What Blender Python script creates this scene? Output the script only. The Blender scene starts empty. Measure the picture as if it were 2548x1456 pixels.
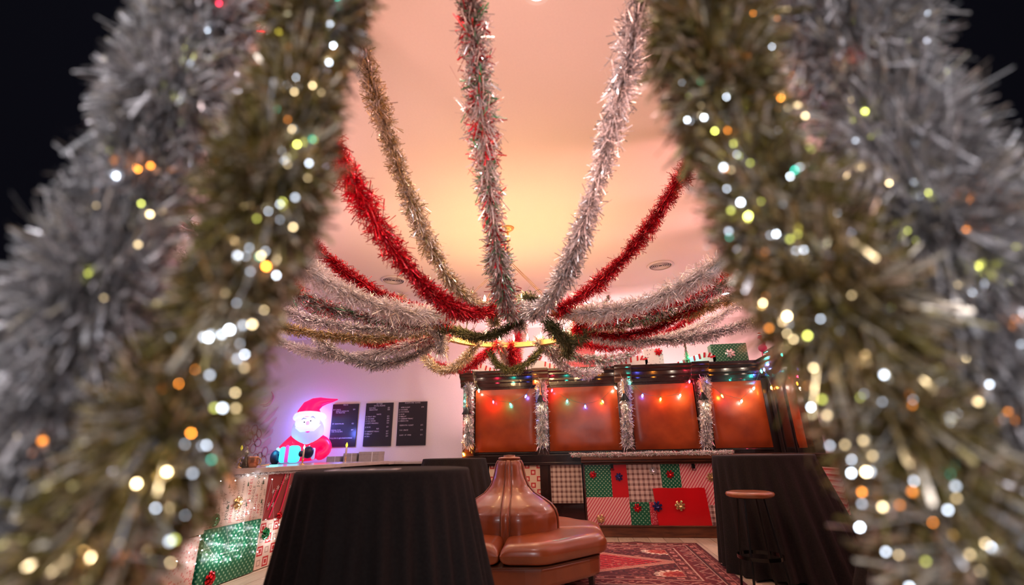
import bpy, math, random
import numpy as np
from mathutils import Vector, Matrix, noise

# ------------------------------------------------------------------ camera, world, light, exposure
D2R = math.radians
SC = bpy.context.scene
COL = SC.collection
HC, TILT, ROLL, YAW, FPX = 1.13, D2R(19.3), D2R(1.0), D2R(8.0), 1132.5
cy, sy = math.cos(YAW), math.sin(YAW)
def rotz(v): return Vector((v[0]*cy - v[1]*sy, v[0]*sy + v[1]*cy, v[2]))
_f = Vector((0, math.cos(TILT), math.sin(TILT))); _r = Vector((1, 0, 0)); _u = Vector((0, -math.sin(TILT), math.cos(TILT)))
_r, _u = _r*math.cos(ROLL) - _u*math.sin(ROLL), _u*math.cos(ROLL) + _r*math.sin(ROLL)
FW, RT, UP = rotz(_f), rotz(_r), rotz(_u)
EYE = Vector((0, 0, HC))
cam = bpy.data.cameras.new('camera'); cam_o = bpy.data.objects.new('camera', cam); COL.objects.link(cam_o)
cam.sensor_width = 36; cam.lens = FPX/2548*36; cam.clip_start = .02
m = Matrix.Identity(4)
for i in range(3):
    m[i][0] = RT[i]; m[i][1] = UP[i]; m[i][2] = -FW[i]; m[i][3] = EYE[i]
cam_o.matrix_world = m
cam.dof.use_dof = True; cam.dof.focus_distance = 5.5; cam.dof.aperture_fstop = 1.15
SC.camera = cam_o

W = bpy.data.worlds.new('world'); SC.world = W; W.use_nodes = True
W.node_tree.nodes['Background'].inputs[0].default_value = (.75, .78, .85, 1)
W.node_tree.nodes['Background'].inputs[1].default_value = .16
SC.view_settings.view_transform = 'Standard'; SC.view_settings.look = 'None'
SC.view_settings.exposure = 0.42; SC.view_settings.gamma = 1
try: SC.view_settings.use_curve_mapping = False
except Exception: pass

try:
    SC.cycles.adaptive_threshold = .02; SC.cycles.max_bounces = 6; SC.cycles.glossy_bounces = 3; SC.cycles.diffuse_bounces = 4; SC.cycles.transmission_bounces = 5
except Exception: pass

def lamp(kind, loc, col, power, name='lamp_light', size=.1, rot=None, sizey=None, spot=None, parent=None):
    l = bpy.data.lights.new(name, kind); l.color = col; l.energy = power
    if kind == 'AREA':
        l.size = size
        if sizey: l.shape = 'RECTANGLE'; l.size_y = sizey
    else: l.shadow_soft_size = size
    if kind == 'SPOT': l.spot_size = D2R(spot or 110); l.spot_blend = .6
    o = bpy.data.objects.new(name, l); COL.objects.link(o); o.location = loc
    if rot: o.rotation_euler = rot
    if parent: o.parent = parent
    return o
# ceiling height 3.6.  Added unseen area fills throw pink up the walls and ceiling
lamp('AREA', (.4, 8.5, 1.35), (1, .50, .52), 125, 'bar_back_fill', 4.4, (math.pi, 0, 0), .5)
lamp('AREA', (-4.6, 3.2, 2.2), (1, .52, .58), 58, 'side_fill_left', 4, (math.pi, 0, 0), .6)
lamp('AREA', (3.6, 4.0, 2.2), (1, .46, .46), 95, 'side_fill_right', 3, (math.pi, 0, 0), .6)
lamp('AREA', (-.5, 1.5, 1.9), (1, .52, .42), 26, 'entry_fill', 2.6, (math.pi, 0, 0), .4)
# added fills: a broad one below the ceiling, one behind camera for the garlands
lamp('AREA', (-.8, 5.0, 3.5), (1, .80, .70), 70, 'room_fill', 5.5, (0, 0, 0), 5)
lamp('AREA', (.1, -1.6, 2.6), (.95, .93, 1), 46, 'camera_side_fill', 1.6, (D2R(62), 0, YAW), .5)

# ------------------------------------------------------------------ helpers
def ray(px, py): return (FW*FPX + RT*(px-1274) - UP*(py-728)).normalized()
def ony(px, py, Y): d = ray(px, py); return EYE + d*(Y/d.y)
def onx(px, py, X): d = ray(px, py); return EYE + d*(X/d.x)
def onz(px, py, Z): d = ray(px, py); return EYE + d*((Z-HC)/d.z)
EYF = rotz((0, 1, 0))
def onf(px, py, dist): d = ray(px, py); return EYE + d*(dist/d.dot(EYF))

MATS = {}
def mat(name, col=(.8,.8,.8), rough=.5, metal=0, emit=None, estr=0, **kw):
    if name in MATS: return MATS[name]
    M = bpy.data.materials.new(name); M.use_nodes = True; MATS[name] = M
    b = M.node_tree.nodes['Principled BSDF']
    b.inputs['Base Color'].default_value = (*col, 1); b.inputs['Roughness'].default_value = rough; b.inputs['Metallic'].default_value = metal
    if emit:
        b.inputs['Emission Color'].default_value = (*emit, 1); b.inputs['Emission Strength'].default_value = estr
    for k, v in kw.items(): b.inputs[k.replace('_', ' ')].default_value = v
    return M
class NT:
    """small helper for building node trees"""
    def __init__(s, M): s.M = M; s.t = M.node_tree; s.b = s.t.nodes['Principled BSDF']
    def n(s, kind, **kw):
        x = s.t.nodes.new(kind)
        for k, v in kw.items(): setattr(x, k, v)
        return x
    def link(s, a, b): s.t.links.new(a, b)
    def coord(s, scale=(1,1,1), rot=(0,0,0)):
        tc = s.n('ShaderNodeTexCoord'); mp = s.n('ShaderNodeMapping'); mp.inputs['Scale'].default_value = scale; mp.inputs['Rotation'].default_value = rot
        s.link(tc.outputs['Object'], mp.inputs[0]); return mp.outputs[0]
    def math(s, op, a, b=None, c=None):
        x = s.n('ShaderNodeMath', operation=op)
        for i, v in enumerate((a, b, c)):
            if v is None: continue
            if isinstance(v, (int, float)): x.inputs[i].default_value = v
            else: s.link(v, x.inputs[i])
        return x.outputs[0]
    def mix(s, fac, a, b):
        x = s.n('ShaderNodeMix', data_type='RGBA')
        for i, v in ((0, fac), (6, a), (7, b)):
            if isinstance(v, (int, float)): x.inputs[i].default_value = v
            elif isinstance(v, tuple): x.inputs[i].default_value = (*v, 1)
            else: s.link(v, x.inputs[i])
        return x.outputs[2]
    def bump(s, h, strength=.3, dist=.01):
        x = s.n('ShaderNodeBump'); x.inputs['Strength'].default_value = strength; x.inputs['Distance'].default_value = dist
        s.link(h, x.inputs['Height']); s.link(x.outputs[0], s.b.inputs['Normal'])
    def noise(s, vec, scale, detail=3, rough=.5):
        x = s.n('ShaderNodeTexNoise'); x.inputs['Scale'].default_value = scale; x.inputs['Detail'].default_value = detail; x.inputs['Roughness'].default_value = rough
        s.link(vec, x.inputs['Vector']); return x.outputs['Fac']
    def color(s, c): s.link(c, s.b.inputs['Base Color'])
    def sep(s, v): x = s.n('ShaderNodeSeparateXYZ'); s.link(v, x.inputs[0]); return x.outputs

def noise_mat(name, a, b, scale, rough=.5, sc3=(1,1,1), bump=0, detail=4, metal=0, **kw):
    if name in MATS: return MATS[name]
    M = mat(name, a, rough, metal, **kw); t = NT(M); v = t.coord(sc3); f = t.noise(v, scale, detail)
    r = t.math('MULTIPLY', t.math('SUBTRACT', f, .3), 2.5); r = t.math('MINIMUM', t.math('MAXIMUM', r, 0), 1)
    t.color(t.mix(r, a, b))
    if bump: t.bump(f, bump, .01)
    return M

wall_m = noise_mat('wall_paint', (.80,.74,.73), (.77,.71,.70), 40, .75, bump=.05)
ceil_m = noise_mat('ceiling_paint', (.82,.74,.70), (.80,.72,.68), 60, .8, bump=.05)
black_m = mat('black_wall_paint', (.0018,.0018,.004), 1.0, Specular_IOR_Level=.05)
plank_ms = [noise_mat('floor_oak_%d' % i, a, b, 3, .55, (8,1,1), .05) for i, (a, b) in enumerate((((.50,.40,.29),(.38,.29,.20)),((.56,.45,.33),(.46,.35,.25)),((.46,.36,.26),(.37,.28,.19))))]
darkwood = noise_mat('dark_walnut', (.075,.022,.010), (.028,.008,.004), 4, .28, (1,1,6), .05, Coat_Weight=.4)
midwood = noise_mat('mid_walnut', (.16,.05,.018), (.06,.017,.007), 5, .35, (1,6,6), .05)
blackwood = noise_mat('black_stained_wood', (.020,.010,.009), (.010,.005,.005), 5, .22, Coat_Weight=.5)
leather = noise_mat('tan_leather', (.31,.068,.015), (.19,.037,.009), 3.2, .32, bump=.10, Coat_Weight=.35, Coat_Roughness=.14)
panel_leather = noise_mat('orange_leather', (.35,.060,.012), (.20,.030,.008), 3, .27, bump=.35, detail=6)
seam_m = mat('leather_seam', (.15,.04,.014), .4)
cloth_m = noise_mat('black_cloth', (.022,.017,.016), (.015,.011,.011), 90, .9, bump=.1, Specular_IOR_Level=.2)
brass = mat('brushed_brass', (.78,.50,.20), .42, .9); cable_m = mat('aged_brass_cable', (.30,.17,.08), .5, .6)
black_metal = mat('black_metal', (.012,.012,.012), .3, .6)
chrome = mat('chrome', (.7,.7,.7), .12, 1)
white_m = mat('white_plastic', (.8,.8,.8), .4)
red_m = mat('red_plastic', (.6,.01,.02), .4)
wire_m = mat('green_wire', (.02,.05,.03), .5)
clear_wire = mat('clear_wire', (.5,.5,.48), .4)

class MB:
    def __init__(s): s.v = []; s.f = []; s.m = []; s.cur = 0
    def add(s, vs, fs, mi=None):
        o = len(s.v); s.v += [tuple(p) for p in vs]
        for f in fs: s.f.append(tuple(i+o for i in f)); s.m.append(s.cur if mi is None else mi)
        return s
    def box(s, a, b, mi=None, M=None):
        (x0,y0,z0),(x1,y1,z1) = a, b
        vs = [Vector(p) for p in ((x0,y0,z0),(x1,y0,z0),(x1,y1,z0),(x0,y1,z0),(x0,y0,z1),(x1,y0,z1),(x1,y1,z1),(x0,y1,z1))]
        if M: vs = [M @ p for p in vs]
        return s.add(vs, [(0,3,2,1),(4,5,6,7),(0,1,5,4),(1,2,6,5),(2,3,7,6),(3,0,4,7)], mi)
    def lathe(s, prof, n=24, M=None, mi=None, sx=1, sy=1, cap=True):
        vs = []
        for r, z in prof:
            for k in range(n):
                a = 2*math.pi*k/n; p = Vector((r*math.cos(a)*sx, r*math.sin(a)*sy, z)); vs.append(M @ p if M else p)
        fs = []
        for j in range(len(prof)-1):
            for k in range(n):
                k2 = (k+1) % n; fs.append((j*n+k, j*n+k2, (j+1)*n+k2, (j+1)*n+k))
        if cap:
            fs.append(tuple(range(n-1, -1, -1))); q = (len(prof)-1)*n; fs.append(tuple(range(q, q+n)))
        return s.add(vs, fs, mi)
    def tube(s, pts, rad, n=8, mi=None, cap=True, mis=None):
        pts = [Vector(p) for p in pts]; N = len(pts)
        rad = rad if isinstance(rad, (list, tuple)) else [rad]*N
        vs = []; ref = Vector((0,0,1)); T0 = (pts[1]-pts[0]).normalized()
        if abs(T0.dot(ref)) > .95: ref = Vector((1,0,0))
        nrm = T0.cross(ref).normalized()
        for i, p in enumerate(pts):
            T = (pts[min(i+1,N-1)]-pts[max(i-1,0)]).normalized()
            nrm = (nrm - T*nrm.dot(T)).normalized(); bn = T.cross(nrm)
            for k in range(n):
                a = 2*math.pi*k/n; vs.append(p + (nrm*math.cos(a)+bn*math.sin(a))*rad[i])
        o = len(s.v); s.v += [tuple(p) for p in vs]
        for j in range(N-1):
            for k in range(n):
                k2 = (k+1) % n; s.f.append((o+j*n+k, o+j*n+k2, o+(j+1)*n+k2, o+(j+1)*n+k)); s.m.append(mis[j] if mis else (s.cur if mi is None else mi))
        if cap:
            s.f.append(tuple(o+i for i in range(n-1,-1,-1))); s.m.append(mis[0] if mis else (s.cur if mi is None else mi))
            s.f.append(tuple(o+(N-1)*n+i for i in range(n))); s.m.append(mis[-1] if mis else (s.cur if mi is None else mi))
        return s
    def ball(s, c, r, n=12, m_=8, mi=None, sc=(1,1,1), M=None):
        c = Vector(c); prof = []
        vs = []; fs = []
        for j in range(m_+1):
            t = math.pi*j/m_
            for k in range(n):
                a = 2*math.pi*k/n; p = Vector((r*sc[0]*math.sin(t)*math.cos(a), r*sc[1]*math.sin(t)*math.sin(a), r*sc[2]*math.cos(t)))
                vs.append(c + (M @ p if M else p))
        for j in range(m_):
            for k in range(n):
                k2 = (k+1) % n; fs.append((j*n+k, (j+1)*n+k, (j+1)*n+k2, j*n+k2))
        return s.add(vs, fs, mi)
    def prism(s, poly, y0, y1, mi=None, axis='y'):
        """polygon in (x,z) extruded along y"""
        n = len(poly)
        if axis == 'y': vs = [(x, y0, z) for x, z in poly] + [(x, y1, z) for x, z in poly]
        else: vs = [(y0, x, z) for x, z in poly] + [(y1, x, z) for x, z in poly]
        fs = [tuple(range(n)), tuple(range(2*n-1, n-1, -1))] + [(i, (i+1) % n + 0, (i+1) % n + n, i+n) for i in range(n)]
        return s.add(vs, fs, mi)
    def build(s, name, mats, parent=None, loc=None, smooth=False, bevel=0, sub=0, rot=None):
        me = bpy.data.meshes.new(name); me.from_pydata(s.v, [], s.f)
        mats = mats if isinstance(mats, (list, tuple)) else [mats]
        for q in mats: me.materials.append(q)
        me.polygons.foreach_set('material_index', [min(i, len(mats)-1) for i in s.m])
        me.polygons.foreach_set('use_smooth', [bool(smooth)]*len(me.polygons))
        me.validate(); me.update()
        o = bpy.data.objects.new(name, me); COL.objects.link(o)
        if parent: o.parent = parent
        if loc is not None: o.location = loc
        if rot is not None: o.rotation_euler = rot
        if bevel:
            b = o.modifiers.new('bevel', 'BEVEL'); b.width = bevel; b.segments = 2; b.limit_method = 'ANGLE'
        if sub:
            b = o.modifiers.new('sub', 'SUBSURF'); b.levels = b.render_levels = sub
        return o
def thing(name, label, cat, loc=(0,0,0), rz=0, group=None):
    o = bpy.data.objects.new(name, None); COL.objects.link(o); o.empty_display_size = .1
    o.location = loc; o.rotation_euler = (0,0,rz); o['label'] = label; o['category'] = cat
    if group: o['group'] = group
    return o
def tag(o, label, cat, group=None, kind=None):
    o['label'] = label; o['category'] = cat
    if group: o['group'] = group
    if kind: o['kind'] = kind
    return o
def struct(o): o['kind'] = 'structure'; return o
def copy_tree(o, parent=None):
    c = o.copy(); COL.objects.link(c)
    if parent: c.parent = parent
    for ch in list(o.children):
        copy_tree(ch, c)
    return c

# ------------------------------------------------------------------ room shell
XL, XR, YB, CH = -7.8, 4.6, 9.3, 3.6
fb = struct(MB().box((XL,-2.5,-.12),(XR,YB,-.02)).build('floor', mat('subfloor', (.1,.07,.05), .8)))
pl = MB().box((-.097,-1.2,-.02),(.097,1.2,0))
rng = random.Random(3)
pmeshes = []
for k in range(3):
    o = pl.build('floor_plank', plank_ms[k]); pmeshes.append(o.data); bpy.data.objects.remove(o)
for i in range(int((XR-XL)/.2)):
    y = -2.5 + rng.choice((-1.0,-.5,0,.4))
    x = XL + .1 + i*.2
    while y < YB:
        cyy = y+1.2
        if y > -1.3 and y+2.4 < YB+.1 or True:
            y0, y1 = max(y, -2.5), min(y+2.4, YB)
            if y1-y0 > .3:
                o = bpy.data.objects.new('floor_plank', pmeshes[rng.randrange(3)]); COL.objects.link(o); o.parent = fb
                o.location = (x, (y0+y1)/2, 0); o.scale = (1, (y1-y0-.004)/2.4, 1)
        y += 2.4
struct(MB().box((XL,.75,CH),(XR,YB,CH+.12)).build('ceiling', ceil_m))
struct(MB().box((XL,YB,0),(XR,YB+.12,CH)).build('wall_back', wall_m))
struct(MB().box((XL-.12,.75,0),(XL,YB,CH)).build('wall_left', wall_m))
struct(MB().box((XR,.75,0),(XR+.12,YB,CH)).build('wall_right', wall_m))
struct(MB().box((XL,YB-.02,0),(XR,YB-.001,.12)).build('baseboard_back', white_m))

# entry partition with an arched opening, painted black on the vestibule side
def entry():
    left = [(70,2100),(100,1456),(140,1200),(170,900),(250,600),(340,300),(440,0),(560,-300)]
    right = [(2030,-300),(2200,0),(2330,300),(2440,600),(2500,900),(2540,1200),(2570,1456),(2620,2100)]
    inv = lambda p: (p.x*cy + p.y*sy, p.z)   # along the partition
    poly = []
    for a in left: poly.append(inv(onf(a[0], a[1], .78)))
    poly[0] = (poly[0][0], 0); n0 = len(poly)
    L = poly[-1]
    R_ = [inv(onf(a[0], a[1], .78)) for a in right]
    for t in (.15,.35,.5,.65,.85):
        poly.append((L[0]+(R_[0][0]-L[0])*t, L[1]+(R_[0][1]-L[1])*t + .25*math.sin(math.pi*t)))
    poly += R_; poly[-1] = (poly[-1][0], 0)
    outer = []
    for (x, z) in poly:   # push outwards to the wall's rectangle
        outer.append((x, z))
    X0, X1, Z1 = -4.3, 4.3, 3.72
    mb = MB(); n = len(poly); cx = 0; cz = 0
    def out(p):
        dx, dz = p[0]-cx, max(p[1]-cz, 1e-4)
        k = min(X1/abs(dx) if dx else 1e9, Z1/dz); return (cx+dx*k, cz+dz*k)
    ou = [out(p) for p in poly]; ou[0] = (X0, 0); ou[-1] = (X1, 0)
    # corner vertices
    for i in range(n-1):
        a, b, c, d = poly[i], poly[i+1], ou[i+1], ou[i]
        ring = [a, b, c]
        if abs(c[1]-Z1) < 1e-6 and abs(d[1]-Z1) > 1e-3: ring.append((X0, Z1))
        if abs(d[1]-Z1) < 1e-6 and abs(c[1]-Z1) > 1e-3: ring.append((X1, Z1))
        ring.append(d); k = len(ring)
        vs = [(x, 0, z) for x, z in ring] + [(x, .1, z) for x, z in ring]
        mb.add(vs, [tuple(range(k)), tuple(range(2*k-1, k-1, -1)), (0, 1, 1+k, k), (k-1, 2, 2+k, 2*k-1)] )
    o = mb.build('wall_front', [black_m], loc=(-sy*.78, cy*.78, 0), rot=(0,0,YAW))
    return struct(o)
entry()

# ------------------------------------------------------------------ tinsel
def tinsel_mat(name, col, rough=.28, metal=.75, emit=0):
    M = mat(name, col, rough, metal)
    return M
T_SIL = tinsel_mat('tinsel_silver', (.90,.86,.86), .2, .7); T_DSIL = tinsel_mat('tinsel_dark_silver', (.30,.29,.30)); T_WHT = mat('tinsel_white', (.92,.86,.86), .35, .15)
T_GOLD = tinsel_mat('tinsel_gold', (.74,.56,.28), .2, .7); T_CHAMP = mat('tinsel_champagne', (.72,.62,.48), .35, .45); T_OLV = tinsel_mat('tinsel_olive', (.24,.19,.05), .3, .4)
T_RED = mat('tinsel_red', (.70,.012,.03), .22, .6); T_DRED = mat('tinsel_dark_red', (.30,.006,.015), .3, .6)
T_GRN = mat('tinsel_green', (.04,.30,.12), .3, .5); T_GREY = mat('tinsel_grey', (.45,.42,.41), .35, .4)
P_GRN = mat('pine_green', (.075,.085,.03), .6); P_GRN2 = mat('pine_light_green', (.16,.15,.05), .6); T_CORE = mat('tinsel_core', (.18,.15,.13), .7); T_CORER = mat('tinsel_core_red', (.2,.01,.015), .7)
T_BRN = mat('tinsel_brown', (.10,.065,.03), .4, .4); T_PEA = mat('tinsel_peach', (.72,.50,.36), .4, .3)
KINDS = {
 'gold': ([T_CHAMP,T_GOLD,T_SIL,T_OLV],[.45,.25,.18,.12]), 'silver': ([T_SIL,T_WHT,T_DSIL],[.5,.25,.25]), 'red': ([T_RED,T_DRED],[.7,.3]),
 'multi': ([T_GREY,T_SIL,T_RED,T_GRN,T_DRED],[.42,.3,.09,.10,.09]), 'pearl': ([T_WHT,T_SIL,T_CHAMP],[.75,.15,.1]), 'white': ([T_WHT,T_SIL],[.7,.3]),
 'deepgold': ([T_GOLD,T_OLV,T_CHAMP],[.60,.22,.18]), 'olive': ([T_CHAMP,T_GOLD,T_OLV,T_SIL,T_BRN,T_PEA],[.13,.22,.34,.07,.19,.05]), 'foresil': ([T_SIL,T_DSIL,T_GREY,T_WHT,T_CHAMP],[.28,.30,.26,.10,.06]), 'pine': ([P_GRN,P_GRN2],[.7,.3]), 'sparkle': ([T_WHT,T_SIL,T_RED,T_GRN],[.45,.35,.09,.11]), 'peach': ([T_PEA,T_WHT,T_SIL],[.6,.3,.1]),
}
def spline(P, n=60):
    P = np.array([tuple(p) for p in P], float)
    if len(P) > 3:
        Q = np.vstack([2*P[0]-P[1], P, 2*P[-1]-P[-2]]); out = []
        for i in range(1, len(Q)-2):
            for t in np.linspace(0, 1, 12, endpoint=False):
                a, b, c, d = Q[i-1:i+3]
                out.append(.5*((2*b)+(c-a)*t+(2*a-5*b+4*c-d)*t*t+(3*b-a-3*c+d)*t**3))
        out.append(Q[-2]); P = np.array(out)
    L = np.r_[0, np.cumsum(np.linalg.norm(np.diff(P, axis=0), axis=1))]
    s = np.linspace(0, L[-1], n)
    return np.stack([np.interp(s, L, P[:, k]) for k in range(3)], 1), L[-1]
def strips(P, rad, N, kind, seed, width=.0035, bend=.6, ragged=.3, flat=None, spread_lo=.3):
    """N thin bent foil strips standing off the curve P; returns an object mesh"""
    g = np.random.default_rng(seed); n = len(P)
    t = g.random(N)*(n-1.001); i = t.astype(int); fr = (t-i)[:, None]
    c = P[i]*(1-fr)+P[i+1]*fr; T = P[i+1]-P[i]; T /= np.linalg.norm(T, axis=1)[:, None]+1e-9
    A = g.normal(size=(N,3)); A -= T*(A*T).sum(1)[:, None]; A /= np.linalg.norm(A, axis=1)[:, None]
    if flat is not None: A = A*np.array(flat); 
    # slow variation of the radius along the garland and tufts
    ph = g.random(6)*6.28; u = t/n
    mod = 1+.14*np.sin(u*23+ph[0])+.10*np.sin(u*57+ph[1])+.08*np.sin(u*131+ph[2])
    R = rad*mod*(spread_lo+(1.0-spread_lo)*g.random(N)**.6)*(1+ragged*.5*(g.random(N)**6))
    tw = T*(g.normal(size=(N,1))*bend)
    a = c + A*(R*.08)[:, None]
    b = c + A*(R*.58)[:, None] + tw*(R*.35)[:, None]
    d = c + A*R[:, None]*(1-.12*g.random((N,1))) + tw*(R*.9)[:, None] + g.normal(size=(N,3))*(R*.13)[:, None] - np.array([0,0,1])*(R*.08)[:, None]
    wv = T*np.cos(g.random((N,1))*3.14) + np.cross(A, T)*np.sin(g.random((N,1))*3.14) + g.normal(size=(N,3))*.3
    wv /= np.linalg.norm(wv, axis=1)[:, None]; wv2 = wv + g.normal(size=(N,3))*.5; wv2 /= np.linalg.norm(wv2, axis=1)[:, None]
    h = (width*.5*(.6+.8*g.random(N)))[:, None]
    V = np.stack([a-wv*h, a+wv*h, b+wv*h, b-wv*h, d+wv2*h, d-wv2*h], 1).reshape(-1,3)
    base = (np.arange(N)*6)[:, None]
    F = np.concatenate([base+np.array([[0,1,2,3]]), base+np.array([[3,2,4,5]])], 1).reshape(-1,4)
    mats, wts = KINDS[kind]
    # colour comes in short runs as well as singly
    mi = g.choice(len(mats), size=N, p=wts)
    if kind in ('olive', 'foresil', 'multi'):
        cell = ((u*(60 if kind != 'multi' else 90)).astype(int)*7+(np.arctan2(A[:, 2], A[:, 0])*1.6+6).astype(int)*131) % 997
        pal = g.choice(len(mats), size=997, p=wts); mi = np.where(g.random(N) < .38, pal[cell], mi)
    mi = np.repeat(mi, 2)
    me = bpy.data.meshes.new('tinsel_fringe')
    me.vertices.add(len(V)); me.vertices.foreach_set('co', V.astype(np.float32).ravel())
    me.loops.add(F.size); me.loops.foreach_set('vertex_index', F.astype(np.int32).ravel())
    me.polygons.add(len(F)); me.polygons.foreach_set('loop_start', (np.arange(len(F))*4).astype(np.int32))
    me.polygons.foreach_set('loop_total', np.full(len(F), 4, np.int32))
    for q in mats: me.materials.append(q)
    me.polygons.foreach_set('material_index', mi.astype(np.int32)); me.update(calc_edges=True)
    return me
_seed = [10]
def garland(P, kind, label, rad=.07, dens=2300, width=.0035, name='tinsel_garland', group=None, n=60, core=.012, corem=None, cat='garland', **kw):
    P, L = spline(P, n); _seed[0] += 1
    org = P[0].copy(); Q = P-org
    o = MB().tube([Vector(q) for q in Q], core, 6).build(name, corem or (T_CORER if kind == 'red' else T_CORE), loc=org)
    tag(o, label, cat, group)
    me = strips(Q, rad, int(dens*L), kind, _seed[0], width, **kw)
    fr = bpy.data.objects.new('pine_needles' if kind == 'pine' else 'tinsel_fringe', me); COL.objects.link(fr); fr.parent = o; fr['kind'] = 'stuff'
    return o

RC = Vector((-.70, 4.72, 2.35)); RR = .78
FIT = {
 'gold1':(4.662,-1.18,1.87,0.52,3.58),'multi1':(4.922,-0.32,0.90,0.72,3.58),'silver1':(4.998,0.55,0.90,0.74,3.56),'red1':(5.473,1.11,3.34,0.23,3.50),
 'red2':(4.693,-1.33,0.95,0.69,3.48),'red3':(3.888,-2.78,3.08,0.26,3.51),'pearl1':(4.173,-2.85,2.02,0.53,3.58),'multi2':(3.775,-3.76,2.75,0.46,3.58),
 'silver2':(3.467,-4.48,3.58,0.45,3.57),'gold2':(3.283,-5.14,4.06,0.49,3.57),'red4':(3.048,-3.83,5.05,0.51,3.58),'white1':(3.075,-5.01,5.15,0.63,3.52),
 'silver3':(2.915,-3.81,4.78,0.76,3.51),'gold3':(2.248,-2.75,6.65,0.71,3.56),'pearl2':(5.616,2.30,3.20,0.48,3.58),'red5':(6.084,2.49,4.19,0.32,3.56),
 'multi3':(0.048,2.75,4.88,0.29,3.56),'gold4':(0.099,3.38,5.14,0.32,3.58),'red6':(0.284,2.14,4.85,0.51,3.55),'white2':(0.485,2.79,6.08,0.47,3.50),
 'silver4':(0.363,3.62,5.50,0.55,3.53),'multi4':(1.218,1.71,9.05,0.44,3.47),'red7':(0.771,2.33,7.47,0.42,3.58),'red8':(1.926,-3.44,9.08,0.51,3.54),
 'peach1':(1.869,-1.01,8.83,0.53,3.58),'red9':(1.695,-1.08,8.45,0.55,3.58),'silver5':(1.233,1.01,8.94,0.66,3.50)}
LAB = {
 'gold1':'champagne gold tinsel garland rising steeply left of the red and green flecked one',
 'multi1':'grey tinsel garland with red and green flecks hanging straight above the brass rod',
 'silver1':'steep silver tinsel garland rising right of the brass rod to the ceiling',
 'red1':'fat red tinsel garland climbing to the right beside the steep silver one',
 'red2':'long red tinsel garland left of the champagne gold one, ending above the ring candles',
 'red3':'second red tinsel garland from the left, above the pearl white one',
 'pearl1':'fluffy pearl white tinsel garland on the left, just under a red one',
 'multi2':'grey, red and green flecked tinsel garland low on the left',
 'silver2':'silver tinsel garland on the left lying right above the olive gold one',
 'gold2':'olive gold tinsel garland sweeping nearly level to the left of the ring',
 'red4':'short visible stretch of red tinsel under the olive gold garland on the left',
 'white1':'lowest white tinsel garland sagging toward the left edge',
 'silver3':'thin silver tinsel garland crossing the lowest white one on the left',
 'gold3':'gold tinsel garland hanging in a round loop below the left of the ring',
 'pearl2':'wide pearl white tinsel garland rising to the right above a red one',
 'red5':'long red tinsel garland rising right directly under the wide pearl one',
 'multi3':'grey tinsel with red and green tips beneath the long red garland on the right',
 'gold4':'golden tinsel garland running right above the snowy canes toward the edge',
 'red6':'deep sagging red tinsel garland crossing behind the golden one on the right',
 'white2':'pale white tinsel garland far right behind the silver star one',
 'silver4':'lowest silver tinsel garland on the right with star flakes',
 'multi4':'grey and gold tinsel garland sagging over the pink brick chimney to the back wall',
 'red7':'dark red tinsel garland going level from the right of the ring',
 'red8':'red tinsel garland going from the far rim down over the left candy cane',
 'peach1':'peach coloured tinsel garland behind the far rim of the ring',
 'red9':'red tinsel garland seen end on behind the middle of the far rim',
 'silver5':'curly silver tinsel garland dipping to the cornice right of the ring'}
for k, (a, x, y, s, z1) in FIT.items():
    P0 = np.array([RC.x+RR*math.cos(a), RC.y+RR*math.sin(a), 2.40]); P1 = np.array([x, y, z1])
    t = np.linspace(0, 1, 30)[:, None]; c = P0+(P1-P0)*t; c[:, 2] -= 4*s*(t*(1-t))[:, 0]
    # loose tail hanging from the ring
    tail = {'silver1': .22, 'gold1': .18, 'red2': .06, 'red5': .14, 'gold2': .25, 'silver2': .3}.get(k, .05)
    inw = np.array([RC.x, RC.y, 2.4])-P0; inw /= np.linalg.norm(inw)
    c = np.vstack([P0+inw*.05-[0,0,tail], P0+inw*.045-[0,0,tail*.4], c])
    kind = k.rstrip('0123456789')
    far = y > 5.9
    rad = {'gold':.082,'multi':.092,'silver':.082,'red':.088,'pearl':.112,'white':.08,'peach':.085}[kind]
    if k == 'red6': rad = .07
    if k in ('gold2', 'gold4'): kind = 'deepgold'
    garland(c, kind, LAB[k], rad, 3000 if not far else 2200, .0055 if kind != 'multi' else .006, group='tinsel garlands strung from the chandelier ring', n=70)

# ------------------------------------------------------------------ foreground garlands round the entry opening
def fg(px, dist, kind, label, rad, dens, **kw):
    return garland([onf(x, y, dist) for x, y in px], kind, label, rad, dens, .0034, n=90, core=rad*.4, group='thick tinsel garlands framing the entry', ragged=.2, spread_lo=.72, **kw)
fg([(660,-420),(600,-200),(525,0),(440,200),(355,420),(270,650),(185,900),(130,1150),(85,1456),(40,1900)], .56, 'foresil', 'thick soft silver tinsel garland along the far left edge of the entry', .074, 26000)
fg([(880,-420),(845,-200),(800,0),(735,250),(630,600),(532,850),(400,1130),(225,1400),(60,1700)], .52, 'olive', 'thick soft olive gold tinsel garland on the left of the entry', .068, 26000)
fg([(1640,-420),(1690,-200),(1745,0),(1800,250),(1905,480),(2050,730),(2180,980),(2335,1230),(2510,1500),(2620,1800)], .54, 'olive', 'thick soft olive gold tinsel garland on the right of the entry', .082, 24000)
fg([(1960,-420),(2015,-200),(2085,0),(2185,270),(2310,560),(2420,850),(2500,1130),(2590,1456),(2650,1800)], .58, 'foresil', 'thick soft silver tinsel garland along the far right edge of the entry', .098, 21000)

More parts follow.
